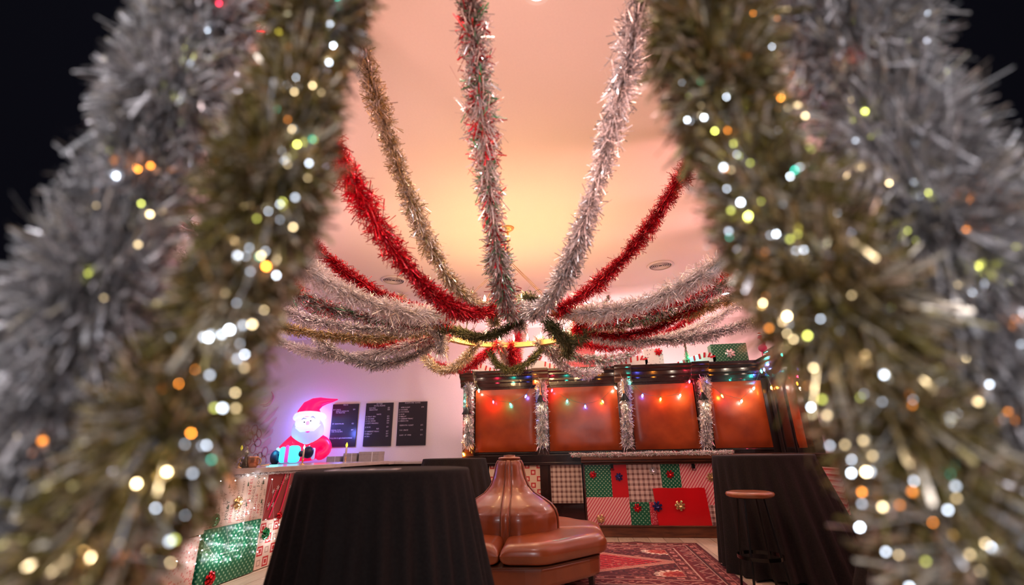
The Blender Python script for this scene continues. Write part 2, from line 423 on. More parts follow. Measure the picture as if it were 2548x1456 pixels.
def bulb_mat(name, c, s):
    return mat('glow_'+name, c, .4, 0, c, s)
LIGHTC = {'orange': (1,.30,.03), 'white': (1,.80,.62), 'cool': (.75,.85,1), 'red': (1,.03,.08), 'green': (.03,.85,.60), 'blue': (.12,.15,1), 'lime': (.75,.8,.15), 'warm': (1,.75,.4)}
def fairy(paths, label, n, seed, spread, dist, radius=.0019, cols=None, st=30):  # many of these glowing bulbs only imitate glints of the tinsel
    g = random.Random(seed); pts = []
    P, L = spline([onf(x, y, dist) for x, y in paths], n)
    P = [Vector(p) for p in P]
    w = []
    for i, p in enumerate(P):
        p = p+Vector((0,0,g.uniform(-.03,.03)))
        back = (EYE-p).normalized()
        off = Vector((g.uniform(-1,1), 0, g.uniform(-.3,.3)))*spread
        w.append(p + off + back*(spread*.98)*math.sqrt(max(.05, 1-(off.length/spread/1.15)**2)))
    root = MB().tube(w, .0006, 4).build('fairy_light_string', clear_wire)
    tag(root, label, 'fairy lights', 'fairy lights and imitated tinsel glints in the entry garlands')
    for p in w:
        c = g.choices(*cols)[0] if cols else 'cool'
        r = radius*g.uniform(.6,1.5)
        MB().ball(p, r, 8, 6).build('bulb', (lambda q: bulb_mat(c+'_glint_%d' % q, LIGHTC[c], st*(.12,.35,1)[q]))(g.choices((0,1,2),(6,4,2))[0]), root, smooth=True)
cs = (['cool','warm','lime','orange','green','red'], [40,26,20,10,2,2])
fairy([(500,-60),(375,200),(300,420),(225,650),(150,900),(105,1150),(75,1456)], 'tiny lights and beads imitating tinsel glints in the far left silver garland', 42, 5, .072, .56, cols=cs)
fairy([(770,-60),(705,250),(610,600),(520,850),(415,1130),(275,1430)], 'tiny lights and beads imitating tinsel glints in the left olive gold garland', 150, 6, .062, .52, .0014, cols=cs)
fairy([(1790,-60),(1840,250),(1925,480),(2045,730),(2165,980),(2310,1230),(2470,1500)], 'tiny lights and beads imitating tinsel glints in the right olive gold garland', 165, 7, .074, .54, .0014, cols=cs)
fairy([(2170,-60),(2270,270),(2370,560),(2450,850),(2520,1130),(2570,1400)], 'tiny lights and beads imitating tinsel glints in the far right silver garland', 62, 8, .09, .58, cols=cs)
# ------------------------------------------------------------------ chandelier
ch = thing('ring_chandelier', 'large brass ring chandelier with candle bulbs hung over the leather settee', 'chandelier', (RC.x, RC.y, RC.z))
n = 72
def ringband(r0, r1, z0, z1, mb):
    vs = []; fs = []
    for k in range(n):
        a = 2*math.pi*k/n; c, s_ = math.cos(a), math.sin(a)
        vs += [(r0*c, r0*s_, z0), (r1*c, r1*s_, z0), (r1*c, r1*s_, z1), (r0*c, r0*s_, z1)]
    for k in range(n):
        a = 4*k; b = 4*((k+1) % n)
        for j in range(4): fs.append((a+j, b+j, b+(j+1) % 4, a+(j+1) % 4))
    mb.add(vs, fs)
mb = MB(); ringband(RR-.035, RR+.035, 0, .012, mb); ringband(RR-.035, RR-.029, .012, .058, mb); ringband(RR+.029, RR+.035, .012, .058, mb)
ringband(RR-.009, RR-.005, -.004, 0, mb); ringband(RR+.005, RR+.009, -.004, 0, mb)
mb.build('ring', brass, ch)
MB().lathe([(0.001, CH-RC.z-.045), (.03, CH-RC.z-.045), (.065, CH-RC.z-.02), (.075, CH-RC.z), (.001, CH-RC.z)], 28).build('ceiling_canopy', brass, ch, smooth=True)
hub = .86
MB().tube([(0,0,hub), (0,0,CH-RC.z-.03)], .011, 10).build('rod', brass, ch)
MB().lathe([(.004,hub-.03),(.02,hub-.02),(.028,hub),(.02,hub+.02),(.011,hub+.03)], 16).build('hub', brass, ch, smooth=True)
for k in range(6):
    a = D2R(20+60*k)
    for s_ in (-.012, .012):
        MB().tube([(s_, 0, hub-.02), (RR*math.cos(a)+s_, RR*math.sin(a), .03)], .0028, 5).build('cable', cable_m, ch)
candle_glow = mat('candle_bulb_glow', (1,.75,.45), .4, 0, (1,.66,.32), 26)
c0 = MB().lathe([(.016,.012),(.016,.03),(.011,.034),(.011,.085),(.001,.085)], 10).build('candle', brass, ch)
b0 = MB().lathe([(.006,.085),(.012,.10),(.0135,.118),(.009,.145),(.002,.165),(.0005,.168)], 10).build('bulb', candle_glow, c0, smooth=True)
NC = 28
for k in range(NC):
    a = 2*math.pi*(k+.35)/NC
    o = c0 if k == 0 else copy_tree(c0, ch)
    o.location = (RR*math.cos(a), RR*math.sin(a), 0)
for k in range(7):
    a = 2*math.pi*(k+.5)/7
    lamp('POINT', (RC.x+RR*.96*math.cos(a), RC.y+RR*.96*math.sin(a), RC.z+.22), (1,.58,.26), 10.5, 'candle_light', .05)
# pine swags on the ring
def swag(P, label, rad=.078):
    garland([ony(*q) for q in P], 'pine', label, rad*1.15, 3600, .0055, name='pine_garland', group='pine swags on the chandelier ring', n=30, core=.006, corem=P_GRN, bend=.9, spread_lo=.12, ragged=.9)
swag([(1086,800,4.62),(1095,812,4.5),(1135,822,4.35),(1180,838,4.2),(1228,832,4.1),(1270,812,4.03),(1305,782,3.98)], 'long green pine swag looping inside the ring from its left to its near rim', .058)
swag([(1292,748,3.98),(1318,742,3.97),(1345,752,3.99)], 'tuft of olive green pine bunched on the near rim between two candles', .07)
swag([(1355,790,4.05),(1375,815,4.12),(1395,835,4.3),(1420,850,4.5),(1455,835,4.75)], 'dark green pine swag under the right red garland end', .075)
swag([(1400,845,4.6),(1415,868,4.7),(1408,885,4.8)], 'drooping dark green pine end at the right side of the ring', .07)
swag([(1346,870,5.45),(1325,893,5.48),(1295,915,5.5),(1262,920,5.5),(1236,905,5.5),(1222,878,5.5)], 'green pine swag hanging below the far rim above the cornice', .055)
# loose wisps of tinsel hanging from the ceiling
_w = onz(1514,735,3.57)
garland([_w, _w+Vector((-.01,0,-.06)), _w+Vector((-.07,0,-.13)), _w+Vector((-.10,0,-.20))], 'multi', 'short loose wisp of grey and green tinsel hanging from the ceiling', .045, 2600, .006, name='tinsel_wisp', n=14)
# ------------------------------------------------------------------ ceiling fittings
glow_disc = mat('downlight_glow', (1,1,1), .5, 0, (1,.92,.95), 14)
def downlight(x, y, label, power=26, col=(1,.82,.80)):
    t = thing('recessed_downlight', label, 'ceiling light', (x, y, CH), group='recessed ceiling lights')
    MB().lathe([(.055,-.001),(.085,-.001),(.085,-.006),(.055,-.010)], 28, cap=False).build('trim_ring', white_m, t)
    MB().lathe([(.0005,-.004),(.056,-.004),(.056,-.002),(.0005,-.002)], 24).build('lens', glow_disc, t)
    lamp('SPOT', (x, y, CH-.03), col, power, 'downlight', .05, (0,0,0), spot=150)
downlight(-.09, 1.88, 'recessed downlight overhead at the top centre of the view', 34)
downlight(2.56, 7.72, 'recessed downlight above the flamingo end of the cornice', 30)
downlight(1.26, 7.63, 'recessed downlight above the middle of the leather panels', 26)
downlight(.24, 7.75, 'recessed downlight low behind the ring on its right')
downlight(-2.57, 7.57, 'recessed downlight to the left behind the ring', 30)
downlight(-5.6, 6.4, 'added unseen downlight over the inflatable at the side counter', 16)  # added for more light, out of sight behind the entry garland
downlight(-4.6, 3.2, 'added unseen downlight over the near end of the side counter')  # also an extra light source, hidden from the camera
dk = mat('vent_dark', (.03,.02,.02), .7); vw = mat('vent_white', (.75,.68,.66), .5)
def vent(x, y, label):
    t = thing('ceiling_vent', label, 'vent', (x, y, CH), group='round ceiling vents')
    MB().lathe([(.001,-.001),(.15,-.001),(.15,-.004),(.001,-.004)], 36).build('backing', dk, t)
    MB().lathe([(.150,-.004),(.185,-.003),(.188,-.008),(.155,-.018),(.150,-.016)], 40, cap=False).build('rim', vw, t, smooth=True)
    for k, r in enumerate((.126,.102,.078,.054,.030)):
        MB().lathe([(r,-.003),(r+.006,-.004),(r+.007,-.010),(r+.002,-.010),(r,-.003)], 40, cap=False).build('louver_ring', vw, t, smooth=True)
vent(1.26, 6.23, 'round slotted air vent in the ceiling right of the chandelier')
vent(-2.65, 6.08, 'round slotted air vent in the ceiling left of the chandelier')

# ------------------------------------------------------------------ panelled partition of the bar
PX0, PX1, PY, PZ = -1.88, 2.85, 7.5, 2.39
part = thing('bar_surround', 'dark wood bar surround with orange leather panels and a heavy cornice', 'bar surround', (0, 0, 0))
def cornice_path(pts, mb, y_in=1):
    prof = [(0,2.14),(-.02,2.14),(-.02,2.20),(-.045,2.215),(-.045,2.25),(-.09,2.29),(-.12,2.30),(-.12,2.33),(-.16,2.35),(-.16,PZ),(0,PZ)]
    return prof
def cornice_x(x0, x1, y, mb, dy=0):
    prof = [(0,2.14),(-.02,2.14),(-.02,2.20),(-.045,2.215),(-.045,2.25),(-.09,2.29),(-.12,2.30),(-.12,2.33),(-.16,2.35),(-.16,PZ),(.45,PZ),(.45,2.14)]
    vs = [(x0, y+p[0]-(dy if p[0] < 0 else 0), p[1]) for p in prof]+[(x1, y+p[0]-(dy if p[0] < 0 else 0), p[1]) for p in prof]; k = len(prof)
    mb.add(vs, [tuple(range(k-1,-1,-1)), tuple(range(k, 2*k))]+[(i, (i+1) % k, (i+1) % k+k, i+k) for i in range(k)])
mb = MB(); cornice_x(PX0-.06, PX1, PY, mb); mb.build('cornice', blackwood, part)
for xc, w in ((-1.80,.12),(-.60,.13),(.70,.13),(1.86,.13)):
    mb = MB(); cornice_x(xc-w, xc+w, PY-.05, mb, .05); mb.box((xc-.09, PY-.04, 1.04), (xc+.09, PY+.02, 2.16)); mb.box((xc-.05,PY-.055,1.14),(xc+.05,PY-.04,2.10)); mb.build('pilaster', darkwood if xc < 1 else blackwood, part, bevel=.004)
mb = MB().box((PX0, PY, 1.00), (PX1, PY+.06, 1.12)).box((PX0, PY, 2.10), (PX1, PY+.06, 2.16)).box((PX0,PY-.012,1.09),(PX1,PY+.0,1.12)).box((PX1-.09,PY-.02,1.0),(PX1,PY+.06,2.16))
mb.box((PX0, PY+.05, 0.0), (PX1, PY+.30, 2.16))
mb.build('frame', blackwood, part, bevel=.004)
# padded leather fields
def pad(x0, x1, z0, z1, name='leather_panel', seed=0, axis='y', at=None, label=None):
    nx, nz = 30, 30; vs = []; fs = []
    for j in range(nz+1):
        for i in range(nx+1):
            u, v = i/nx, j/nz; e = min(1, 9*min(u, 1-u))*min(1, 9*min(v, 1-v)); e = e*(2-e)
            d = .022*e + .006*noise.noise(Vector((u*3+seed, v*3, seed)))*e + .004*math.sin((u-.5)*16+v*7)*max(0, .3-v)*e*2
            x = x0+(x1-x0)*u; z = z0+(z1-z0)*v
            vs.append((x, PY-.0-d, z) if axis == 'y' else (at-d, x, z))
    for j in range(nz):
        for i in range(nx):
            a = j*(nx+1)+i; fs.append((a, a+1, a+nx+2, a+nx+1) if axis == 'y' else (a, a+nx+1, a+nx+2, a+1))
    o = MB().add(vs, fs).build(name, panel_leather, part, smooth=True); return o
for k, (a, b) in enumerate(((-1.69,-.70),(-.50,.60),(.80,1.76),(1.96,2.76))):
    pad(a, b, 1.13, 2.10, seed=k*7)
# wing that turns toward the room
WX = PX1
def wing_slab(y0, y1, z0, z1, mb, d=.06): mb.box((WX-.0, y0, z0), (WX+d, y1, z1))
mb = MB(); mb.box((WX, 6.92, 0), (WX+.12, 7.5, PZ-.02)).box((WX-.02, 6.95, 1.05), (WX, 7.0, 2.14)).box((WX-.02,7.3,1.05),(WX,7.42,2.14))
mb.build('wing_post', blackwood, part, bevel=.004)
MB().box((WX, 6.62, 1.0), (WX+.1, 6.92, 1.12)).box((WX, 6.62, 2.1), (WX+.1, 6.92, PZ-.02)).box((WX, 6.45, 1.0), (WX+.12, 6.63, PZ-.02)).box((WX+.04,6.6,1.1),(WX+.1,6.95,2.12)).build('wing_frame', blackwood, part, bevel=.004)
pad(6.63, 6.92, 1.12, 2.10, seed=40, axis='x', at=WX+.02)
prof = [(0,2.14),(-.045,2.215),(-.045,2.25),(-.12,2.30),(-.12,2.33),(-.16,2.35),(-.16,PZ),(.48,PZ),(.48,2.14)]
mb = MB(); k = len(prof)
vs = [(WX+p[0], 6.45, p[1]) for p in prof]+[(WX+p[0], 7.36, p[1]) for p in prof]
mb.add(vs, [tuple(range(k)), tuple(range(2*k-1, k-1, -1))]+[(i, i+k, (i+1) % k+k, (i+1) % k) for i in range(k)]); mb.build('wing_cornice', blackwood, part)
MB().box((WX-.20,6.50,2.40),(WX+.22,6.92,2.43)).box((WX-.14,6.55,PZ),(WX+.2,6.88,2.40)).build('post_cap', blackwood, part, bevel=.006)
# the lit top board of the partition
# lower bar front
bar = thing('bar_counter', 'walnut bar counter whose front is covered with wrapped gift boards', 'bar counter', (0,0,0))
MB().box((-.03,7.02,1.0),(2.6,7.5,1.05)).box((-.03,7.06,.965),(2.6,7.4,1.0)).box((0,7.16,.93),(2.6,7.22,.965)).build('counter_top', midwood, bar, bevel=.005)
MB().box((0,7.12,0),(2.6,7.24,.145)).box((0,7.10,.135),(2.6,7.13,.15)).build('plinth', midwood, bar, bevel=.004)
MB().box((0,7.22,.145),(2.6,7.30,.93)).box((-.012,7.16,0),(.012,7.49,.96)).build('front_board', darkwood, bar)
low = MB().box((PX0,7.42,.96),(-.02,7.5,1.08)).box((PX0,7.47,0),(-.02,7.52,.96)).box((PX0, 7.40, .93), (-.02,7.44,.97)).build('lower_wall', blackwood, part, bevel=.004)
MB().box((-.66,7.42,.0),(-.54,7.47,.95)).build('lower_post', blackwood, part)
wb = thing('side_bar_wing', 'black bar wing on the right with a striped paper sheet on its face', 'bar counter', (0,0,0))
MB().box((2.62,5.35,0.0),(3.0,7.40,1.02)).build('cabinet_body', blackwood, wb, bevel=.005)
MB().box((2.55,5.30,1.02),(3.05,7.42,1.06)).build('counter_top', blackwood, wb, bevel=.005)

# ------------------------------------------------------------------ wrapping papers
def paper_green(name, sc=19, a=(.004,.13,.06), d=(.34,.55,.36)):
    M = mat(name, a, .35); t = NT(M); v = t.coord((sc,sc,sc)); s = t.sep(v)
    # dots on a staggered grid in the object's x and z
    h = t.math('ADD', s[0], s[1]); u = t.math('ADD', h, s[2]); w = t.math('SUBTRACT', h, s[2])
    fu = t.math('SUBTRACT', t.math('FRACT', u), .5); fw = t.math('SUBTRACT', t.math('FRACT', w), .5)
    d2 = t.math('ADD', t.math('MULTIPLY', fu, fu), t.math('MULTIPLY', fw, fw))
    t.color(t.mix(t.math('LESS_THAN', d2, .06), a, d)); return M
G_GREEN = paper_green('green_dotted_paper'); G_GREEN2 = paper_green('green_dense_dotted_paper', 18, (.004,.12,.055), (.22,.42,.26))
def paper_stripe(name, sc=24, a=(.62,.05,.09), b=(.85,.52,.48)):
    M = mat(name, a, .4); t = NT(M); s = t.sep(t.coord((sc,sc,sc)))
    u = t.math('FRACT', t.math('SUBTRACT', s[0], t.math('MULTIPLY', s[2], .75)))
    u2 = t.math('LESS_THAN', u, .38); u3 = t.math('LESS_THAN', t.math('ABSOLUTE', t.math('SUBTRACT', u, .55)), .04)
    t.color(t.mix(t.math('MAXIMUM', u2, u3), b, a)); return M
G_STR = paper_stripe('red_white_striped_paper')
def paper_plaid(name, sc=14.5):
    M = mat(name, (.7,.6,.5), .5); t = NT(M); s = t.sep(t.coord((sc,sc,sc)))
    a = t.math('LESS_THAN', t.math('FRACT', s[0]), .5); b = t.math('LESS_THAN', t.math('FRACT', s[2]), .5)
    a2 = t.math('LESS_THAN', t.math('ABSOLUTE', t.math('SUBTRACT', t.math('FRACT', s[0]), .75)), .05); b2 = t.math('LESS_THAN', t.math('ABSOLUTE', t.math('SUBTRACT', t.math('FRACT', s[2]), .75)), .05)
    f = t.math('MULTIPLY', t.math('ADD', t.math('ADD', a, b), t.math('MULTIPLY', t.math('ADD', a2, b2), .6)), .5)
    c = t.mix(f, (.80,.66,.58), (.20,.10,.085)); t.color(c); return M
G_PLD = paper_plaid('brown_plaid_paper')
G_RED = noise_mat('red_foil_paper', (.62,.004,.010), (.52,.003,.008), 3, .30, bump=.15)
def paper_speck(name, a, b, sc, th=.12, axis=0):
    M = mat(name, a, .45); t = NT(M); v = t.coord((sc,sc,sc)); x = t.n('ShaderNodeTexVoronoi'); x.inputs['Scale'].default_value = 1; t.link(v, x.inputs['Vector'])
    t.color(t.mix(t.math('LESS_THAN', x.outputs['Distance'], th), a, b)); return M
G_FLW = paper_speck('red_floral_paper', (.60,.03,.06), (.85,.50,.50), 60, .32)
G_SNOW = paper_speck('white_snowflake_paper', (.80,.75,.76), (.35,.30,.36), 26, .26)
G_BEIGE = mat('beige_print_paper', (.62,.50,.42), .5)
def paper_check(name, sc=9):
    M = mat(name, (.7,.6,.5), .5); t = NT(M); s = t.sep(t.coord((sc,sc,sc)))
    i0 = t.math('FLOOR', s[1]); i1 = t.math('FLOOR', s[2]); 
    ch_ = t.math('MODULO', t.math('ABSOLUTE', t.math('ADD', i0, i1)), 2)
    fa = t.math('ABSOLUTE', t.math('SUBTRACT', t.math('FRACT', s[1]), .5)); fb_ = t.math('ABSOLUTE', t.math('SUBTRACT', t.math('FRACT', s[2]), .5))
    m_ = t.math('MAXIMUM', fa, fb_); inside = t.math('LESS_THAN', m_, .42); ring = t.math('LESS_THAN', t.math('ABSOLUTE', t.math('SUBTRACT', m_, .22)), .05)
    sq = t.math('MULTIPLY', inside, ch_); c = t.mix(sq, (.74,.60,.50), (.50,.03,.03)); c = t.mix(t.math('MULTIPLY', sq, ring), c, (.8,.6,.55))
    c = t.mix(t.math('MULTIPLY', t.math('SUBTRACT', 1, ch_), ring), c, (.45,.30,.24)); t.color(c); return M
G_CHK = paper_check('beige_red_block_paper')
G_CHKX = mat('beige_red_block_paper_x', (.7,.6,.5), .5)
def _chkx():
    t = NT(G_CHKX); s = t.sep(t.coord((11,11,11))); ch_ = t.math('MODULO', t.math('ABSOLUTE', t.math('ADD', t.math('FLOOR', s[0]), t.math('FLOOR', s[2]))), 2)
    m_ = t.math('MAXIMUM', t.math('ABSOLUTE', t.math('SUBTRACT', t.math('FRACT', s[0]), .5)), t.math('ABSOLUTE', t.math('SUBTRACT', t.math('FRACT', s[2]), .5)))
    sq = t.math('MULTIPLY', t.math('LESS_THAN', m_, .40), ch_); c = t.mix(sq, (.74,.58,.44), (.50,.03,.03)); t.color(t.mix(t.math('MULTIPLY', sq, t.math('LESS_THAN', m_, .2)), c, (.8,.55,.45)))
_chkx()

BOWM = {'red': mat('bow_red_foil', (.62,.008,.02), .22, .5), 'blue': mat('bow_navy_foil', (.03,.035,.17), .2, .5), 'gold': mat('bow_gold_foil', (.85,.60,.28), .22, .7), 'silver': mat('bow_silver_foil', (.80,.72,.72), .2, .6), 'green': mat('bow_green_foil', (.01,.22,.07), .22, .5)}
def bow(loc, nrm, r, colr, label=None, parent=None, seed=0):
    r = r*1.15
    g = random.Random(seed); mb = MB(); nrm = Vector(nrm).normalized()
    a1 = nrm.orthogonal().normalized(); a2 = nrm.cross(a1)
    for ring, (cnt, rr, lift) in enumerate(((7, 1.0, .18), (6, .75, .45), (4, .45, .75))):
        for k in range(cnt):
            a = 2*math.pi*(k+.5*ring)/cnt+g.uniform(-.1,.1); d = a1*math.cos(a)+a2*math.sin(a); s_ = nrm.cross(d)
            pts = []
            for t in np.linspace(0, 1, 9):
                ang = math.pi*2*t; rad_ = .5*(1-math.cos(ang)); h = math.sin(ang)*.22
                pts.append(d*(rad_*rr*r) + nrm*((lift+.15*rad_)*r*.6 + h*r*.8))
            wd = r*.20; vs = []
            for i, p in enumerate(pts):
                w_ = wd*(.35+.65*math.sin(math.pi*i/8))
                vs += [p-s_*w_, p+s_*w_]
            mb.add(vs, [(2*i, 2*i+1, 2*i+3, 2*i+2) for i in range(8)])
    o = mb.build('gift_bow', BOWM[colr], parent, loc=loc)
    if not parent: tag(o, label, 'bow')
    return o
def board(name, x0, x1, z0, z1, y, th, m_, label, skew=0, bows=(), cat='gift', wav=0):
    """sheet/box of wrapping on the bar front, its face at y (towards the room)"""
    t = MB(); w, h = x1-x0, z1-z0
    poly = [(0,0),(w,0),(w-skew,h),(-skew,h)]
    if wav:
        poly = [(0,0),(w,0)]+[(w-skew-(w)*i/10, h+wav*math.sin(i*1.7)) for i in range(11)]
    t.prism(poly, 0, th)
    o = t.build('wrapped_gift', m_, loc=(x0, y, z0), bevel=.002)
    tag(o, label, cat)
    for i, (bx, bz, r, c) in enumerate(bows):
        bow((bx-x0, -.002, bz-z0), (0,-1,0), r, c, parent=o, seed=int(bx*100))
    return o
FY = 7.17
def bwp(px, py): p = ony(px, py, 7.17); return p.x, p.z
board('gift_panel', .012, .385, .50, .93, FY, .05, G_GREEN, 'green dotted gift board with a red bow, top left of the bar front', .0, [(*bwp(1475,1181), .045, 'red')])
board('gift_panel', .385, .605, .50, .93, FY-.004, .05, G_RED, 'narrow red gift board with a navy bow between green dots and plaid', .0, [(*bwp(1540,1187), .048, 'blue')])
board('gift_panel', .605, 1.075, .44, .93, FY-.002, .05, G_PLD, 'large brown plaid gift board with a silver bow on the bar front', 0, [(*bwp(1625,1172), .048, 'silver')])
board('gift_panel', 1.075, 1.34, .60, .93, FY-.001, .05, G_GREEN, 'green dotted gift board with a red bow above the big red gift', 0, [(*bwp(1667,1180), .048, 'red')])
board('gift_panel', 1.34, 1.83, .40, .93, FY+.002, .05, G_STR, 'red and white striped gift board at the top right with a gold bow', 0, [(*bwp(1769,1187), .05, 'gold')])
board('gift_panel', .012, .605, .15, .50, FY-.003, .05, G_STR, 'red and white striped gift board low on the bar, gold bow near its foot', 0, [(*bwp(1495,1291), .05, 'gold')], wav=.003)
board('gift_panel', .605, .87, .15, .44, FY-.001, .05, G_GREEN2, 'small green dotted gift board with a red bow at the foot of the bar', 0, [(*bwp(1586,1264), .048, 'red')])
board('gift_panel', .87, 1.0, .15, .44, FY+.001, .05, G_FLW, 'narrow red floral gift board beside the big red gift')
board('gift_panel', 1.55, 2.0, .15, .40, FY+.004, .05, G_PLD, 'brown plaid gift board showing at the lower right of the big red gift')
board('gift_panel', 1.83, 2.6, .40, .93, FY+.006, .05, G_GREEN, 'green gift board hidden partly behind the black table')
board('wrapped_gift', .97, 1.66, .15, .615, FY-.05, .045, G_RED, 'big shiny red wrapped gift with a gold bow leaning on the bar', .03, [(*bwp(1690,1257), .058, 'gold')], 'gift', wav=.004)
bow((bwp(1634,1259)[0], FY-.052, bwp(1634,1259)[1]), (0,-1,0), .058, 'blue', 'navy foil bow on the left edge of the big red gift')
board('gift_panel', -.50, -.035, .40, .935, 7.44, .03, G_PLD, 'brown plaid sheet on the recessed wall left of the bar counter')
board('gift_panel', -1.45, -.66, .42, .94, 7.44, .03, G_CHKX, 'beige paper with red blocks behind the settee back')
for px, lab in ((1522, 'small dark clamp under the counter edge above the narrow red board'), (1724, 'small dark clamp under the counter edge above the striped board')):
    p = bwp(px, 1160); t = thing('clamp', lab, 'clamp', (p[0], 7.14, p[1]))
    MB().box((-.02,-.012,-.03),(.02,.03,.03)).build('clamp_body', black_metal, t); MB().tube([(-.02,-.015,-.03),(-.028,-.02,-.05),(0,-.02,-.052),(.028,-.02,-.05),(.02,-.015,-.03)], .004, 6).build('clamp_loop', black_metal, t)
o = MB().box((-.01,0,-.22),(.01,.9,.22)).build('wrapped_gift', G_STR, loc=(2.60,5.45,.70)); tag(o, 'slim striped sheet on the dark bar wing at the right', 'gift')
M_ = G_STR
# tinsel along the counter edge
garland([Vector((-.16,7.03,1.075)), Vector((.4,7.03,1.072)), Vector((1.0,7.03,1.075)), Vector((2.05,7.03,1.078))], 'sparkle', 'silver tinsel with red and green flecks lying along the counter edge', .036, 6000, .0035, n=40, core=.005)

# ------------------------------------------------------------------ hanging tinsel and sconces on the pilasters
for k, (px, py0, py1, w) in enumerate(((1167,968,1112,.085),(1347,962,1106,.095),(1557,957,1108,.09),(1753,955,1108,.09))):
    a = ony(px, py0, 7.36); b = ony(px+(-2,3,4,6)[k], py1, 7.36)
    P = [a+Vector((0,.02,.05)), a, a.lerp(b,.3), a.lerp(b,.6), b]
    garland(P, 'silver', ('bunch of silver tinsel hanging on the leftmost pilaster', 'bunch of silver tinsel hanging on the second pilaster from the left', 'bunch of silver tinsel hanging on the pilaster right of the middle', 'bunch of silver tinsel hanging on the pilaster beside the brightest panel')[k], w, 8500, .0045, name='tinsel_bunch', n=30, group='silver tinsel on the pilasters', cat='tinsel bunch')
    c = ony((1161,1345,1553,1748)[k], (1022,992,988,985)[k], 7.24)
    t = thing('wall_sconce', ('black cone sconce on the leftmost pilaster', 'black cone sconce on the second pilaster from the left', 'black cone sconce on the pilaster right of the middle', 'black cone sconce beside the brightest leather panel')[k], 'sconce', c, group='cone sconces on the pilasters')
    MB().lathe([(.078,-.055),(.020,.050),(.012,.055),(.012,.048),(.070,-.055)], 24, cap=False).build('shade', black_metal, t, smooth=True)
    MB().lathe([(.012,.05),(.016,.058),(.016,.085),(.006,.095)], 12).build('socket', brass, t)
    MB().tube([(0,0,.09),(0,0,.20),(.0,.05,.235),(0,.16,.235)], .005, 8).build('arm', brass, t)
    MB().ball((0,0,-.02), .022, 10, 8).build('bulb', bulb_mat('sconce', (1,.72,.45), 10), t)
    lamp('SPOT', (c.x, c.y, c.z-.045), (1,.72,.45), 5, 'sconce_light', .02, (0,0,0), spot=120)

# ------------------------------------------------------------------ coloured string lights
def c7(p, colr, root, tilt=0):
    M3 = Matrix.Rotation(tilt, 3, 'Y')
    b = MB().lathe([(.006,0),(.013,-.012),(.0145,-.024),(.010,-.042),(.003,-.052)], 10, M=M3).build('bulb', bulb_mat(colr, LIGHTC[colr], 22 if colr in ('white','orange') else 18), root, loc=p, smooth=True)
    MB().lathe([(.008,.018),(.009,0),(.006,-.002)], 8, M=M3).build('socket', wire_m, b)
    q = Vector(p)+Vector((0,-.03,-.03)); kw = {'white': 2.2, 'orange': 2.6, 'red': 3.4, 'green': 2.0, 'blue': 2.4}[colr]
    lamp('POINT', q, LIGHTC[colr], kw, 'bulb_light', .015)
ST = [(1152,1127,'orange'),(1158,1082,'white'),(1160,1050,'red'),(1156,995,'green'),(1163,953,'blue'),(1175,937,'orange'),(1191,969,'white'),(1227,997,'red'),(1269,1004,'green'),(1310,983,'blue'),(1332,946,'orange'),(1349,934,'white'),(1374,968,'red'),(1411,995,'green'),(1456,1008,'blue'),(1498,996,'orange'),(1530,962,'white'),(1544,921,'red'),(1565,948,'green'),(1599,981,'blue'),(1644,990,'orange'),(1693,981,'white'),(1716,946,'red'),(1732,912,'green'),(1756,947,'blue'),(1795,982,'orange'),(1846,995,'white'),(1877,963,'white'),(1893,920,'green'),(1901,916,'blue'),(1919,961,'orange'),(1940,963,'white')]
sl = MB(); pts = []
pos = []
for i, (px, py, c) in enumerate(ST):
    Y = 7.40 if 5 <= i else 7.42
    if px > 1885: Y = 7.28
    pos.append(ony(px, py, Y))
root_pts = []
for i in range(len(pos)-1):
    a, b = pos[i]+Vector((0,.0,.02)), pos[i+1]+Vector((0,.0,.02))
    for t in np.linspace(0, 1, 5, endpoint=False):
        q = a.lerp(b, t); q.z -= .012*4*t*(1-t); root_pts.append(q)
root_pts.append(pos[-1])
sroot = MB().tube(root_pts, .0022, 5).build('string_lights', wire_m)
tag(sroot, 'string of coloured teardrop bulbs draped over the leather panels', 'string lights')
for p, (px, py, c) in zip(pos, ST): c7(p, c, sroot, ((px*7) % 9-4)*.12)
ST2 = [(1962,933,'red'),(1985,912,'blue'),(1983,950,'orange'),(1983,962,'white'),(2015,950,'white'),(1945,876,'green')]
pos2 = [onx(1962,933,2.80), onx(1985,912,2.66), onx(1983,950,2.78), onx(1990,962,2.76), onx(2015,950,2.72), onx(1945,878,2.68)]
sroot2 = MB().tube([pos2[5]+Vector((0,0,.02)), pos2[1]+Vector((0,0,.03)), pos2[0]+Vector((0,0,.02)), pos2[3]+Vector((0,0,.03)), pos2[2]+Vector((0,0,.02)), pos2[4]+Vector((0,0,.02))], .0022, 5).build('string_lights', wire_m)
tag(sroot2, 'short run of coloured bulbs over the narrow end panel of the wing', 'string lights')
for p, s_ in zip(pos2, ST2): c7(p, s_[2], sroot2)

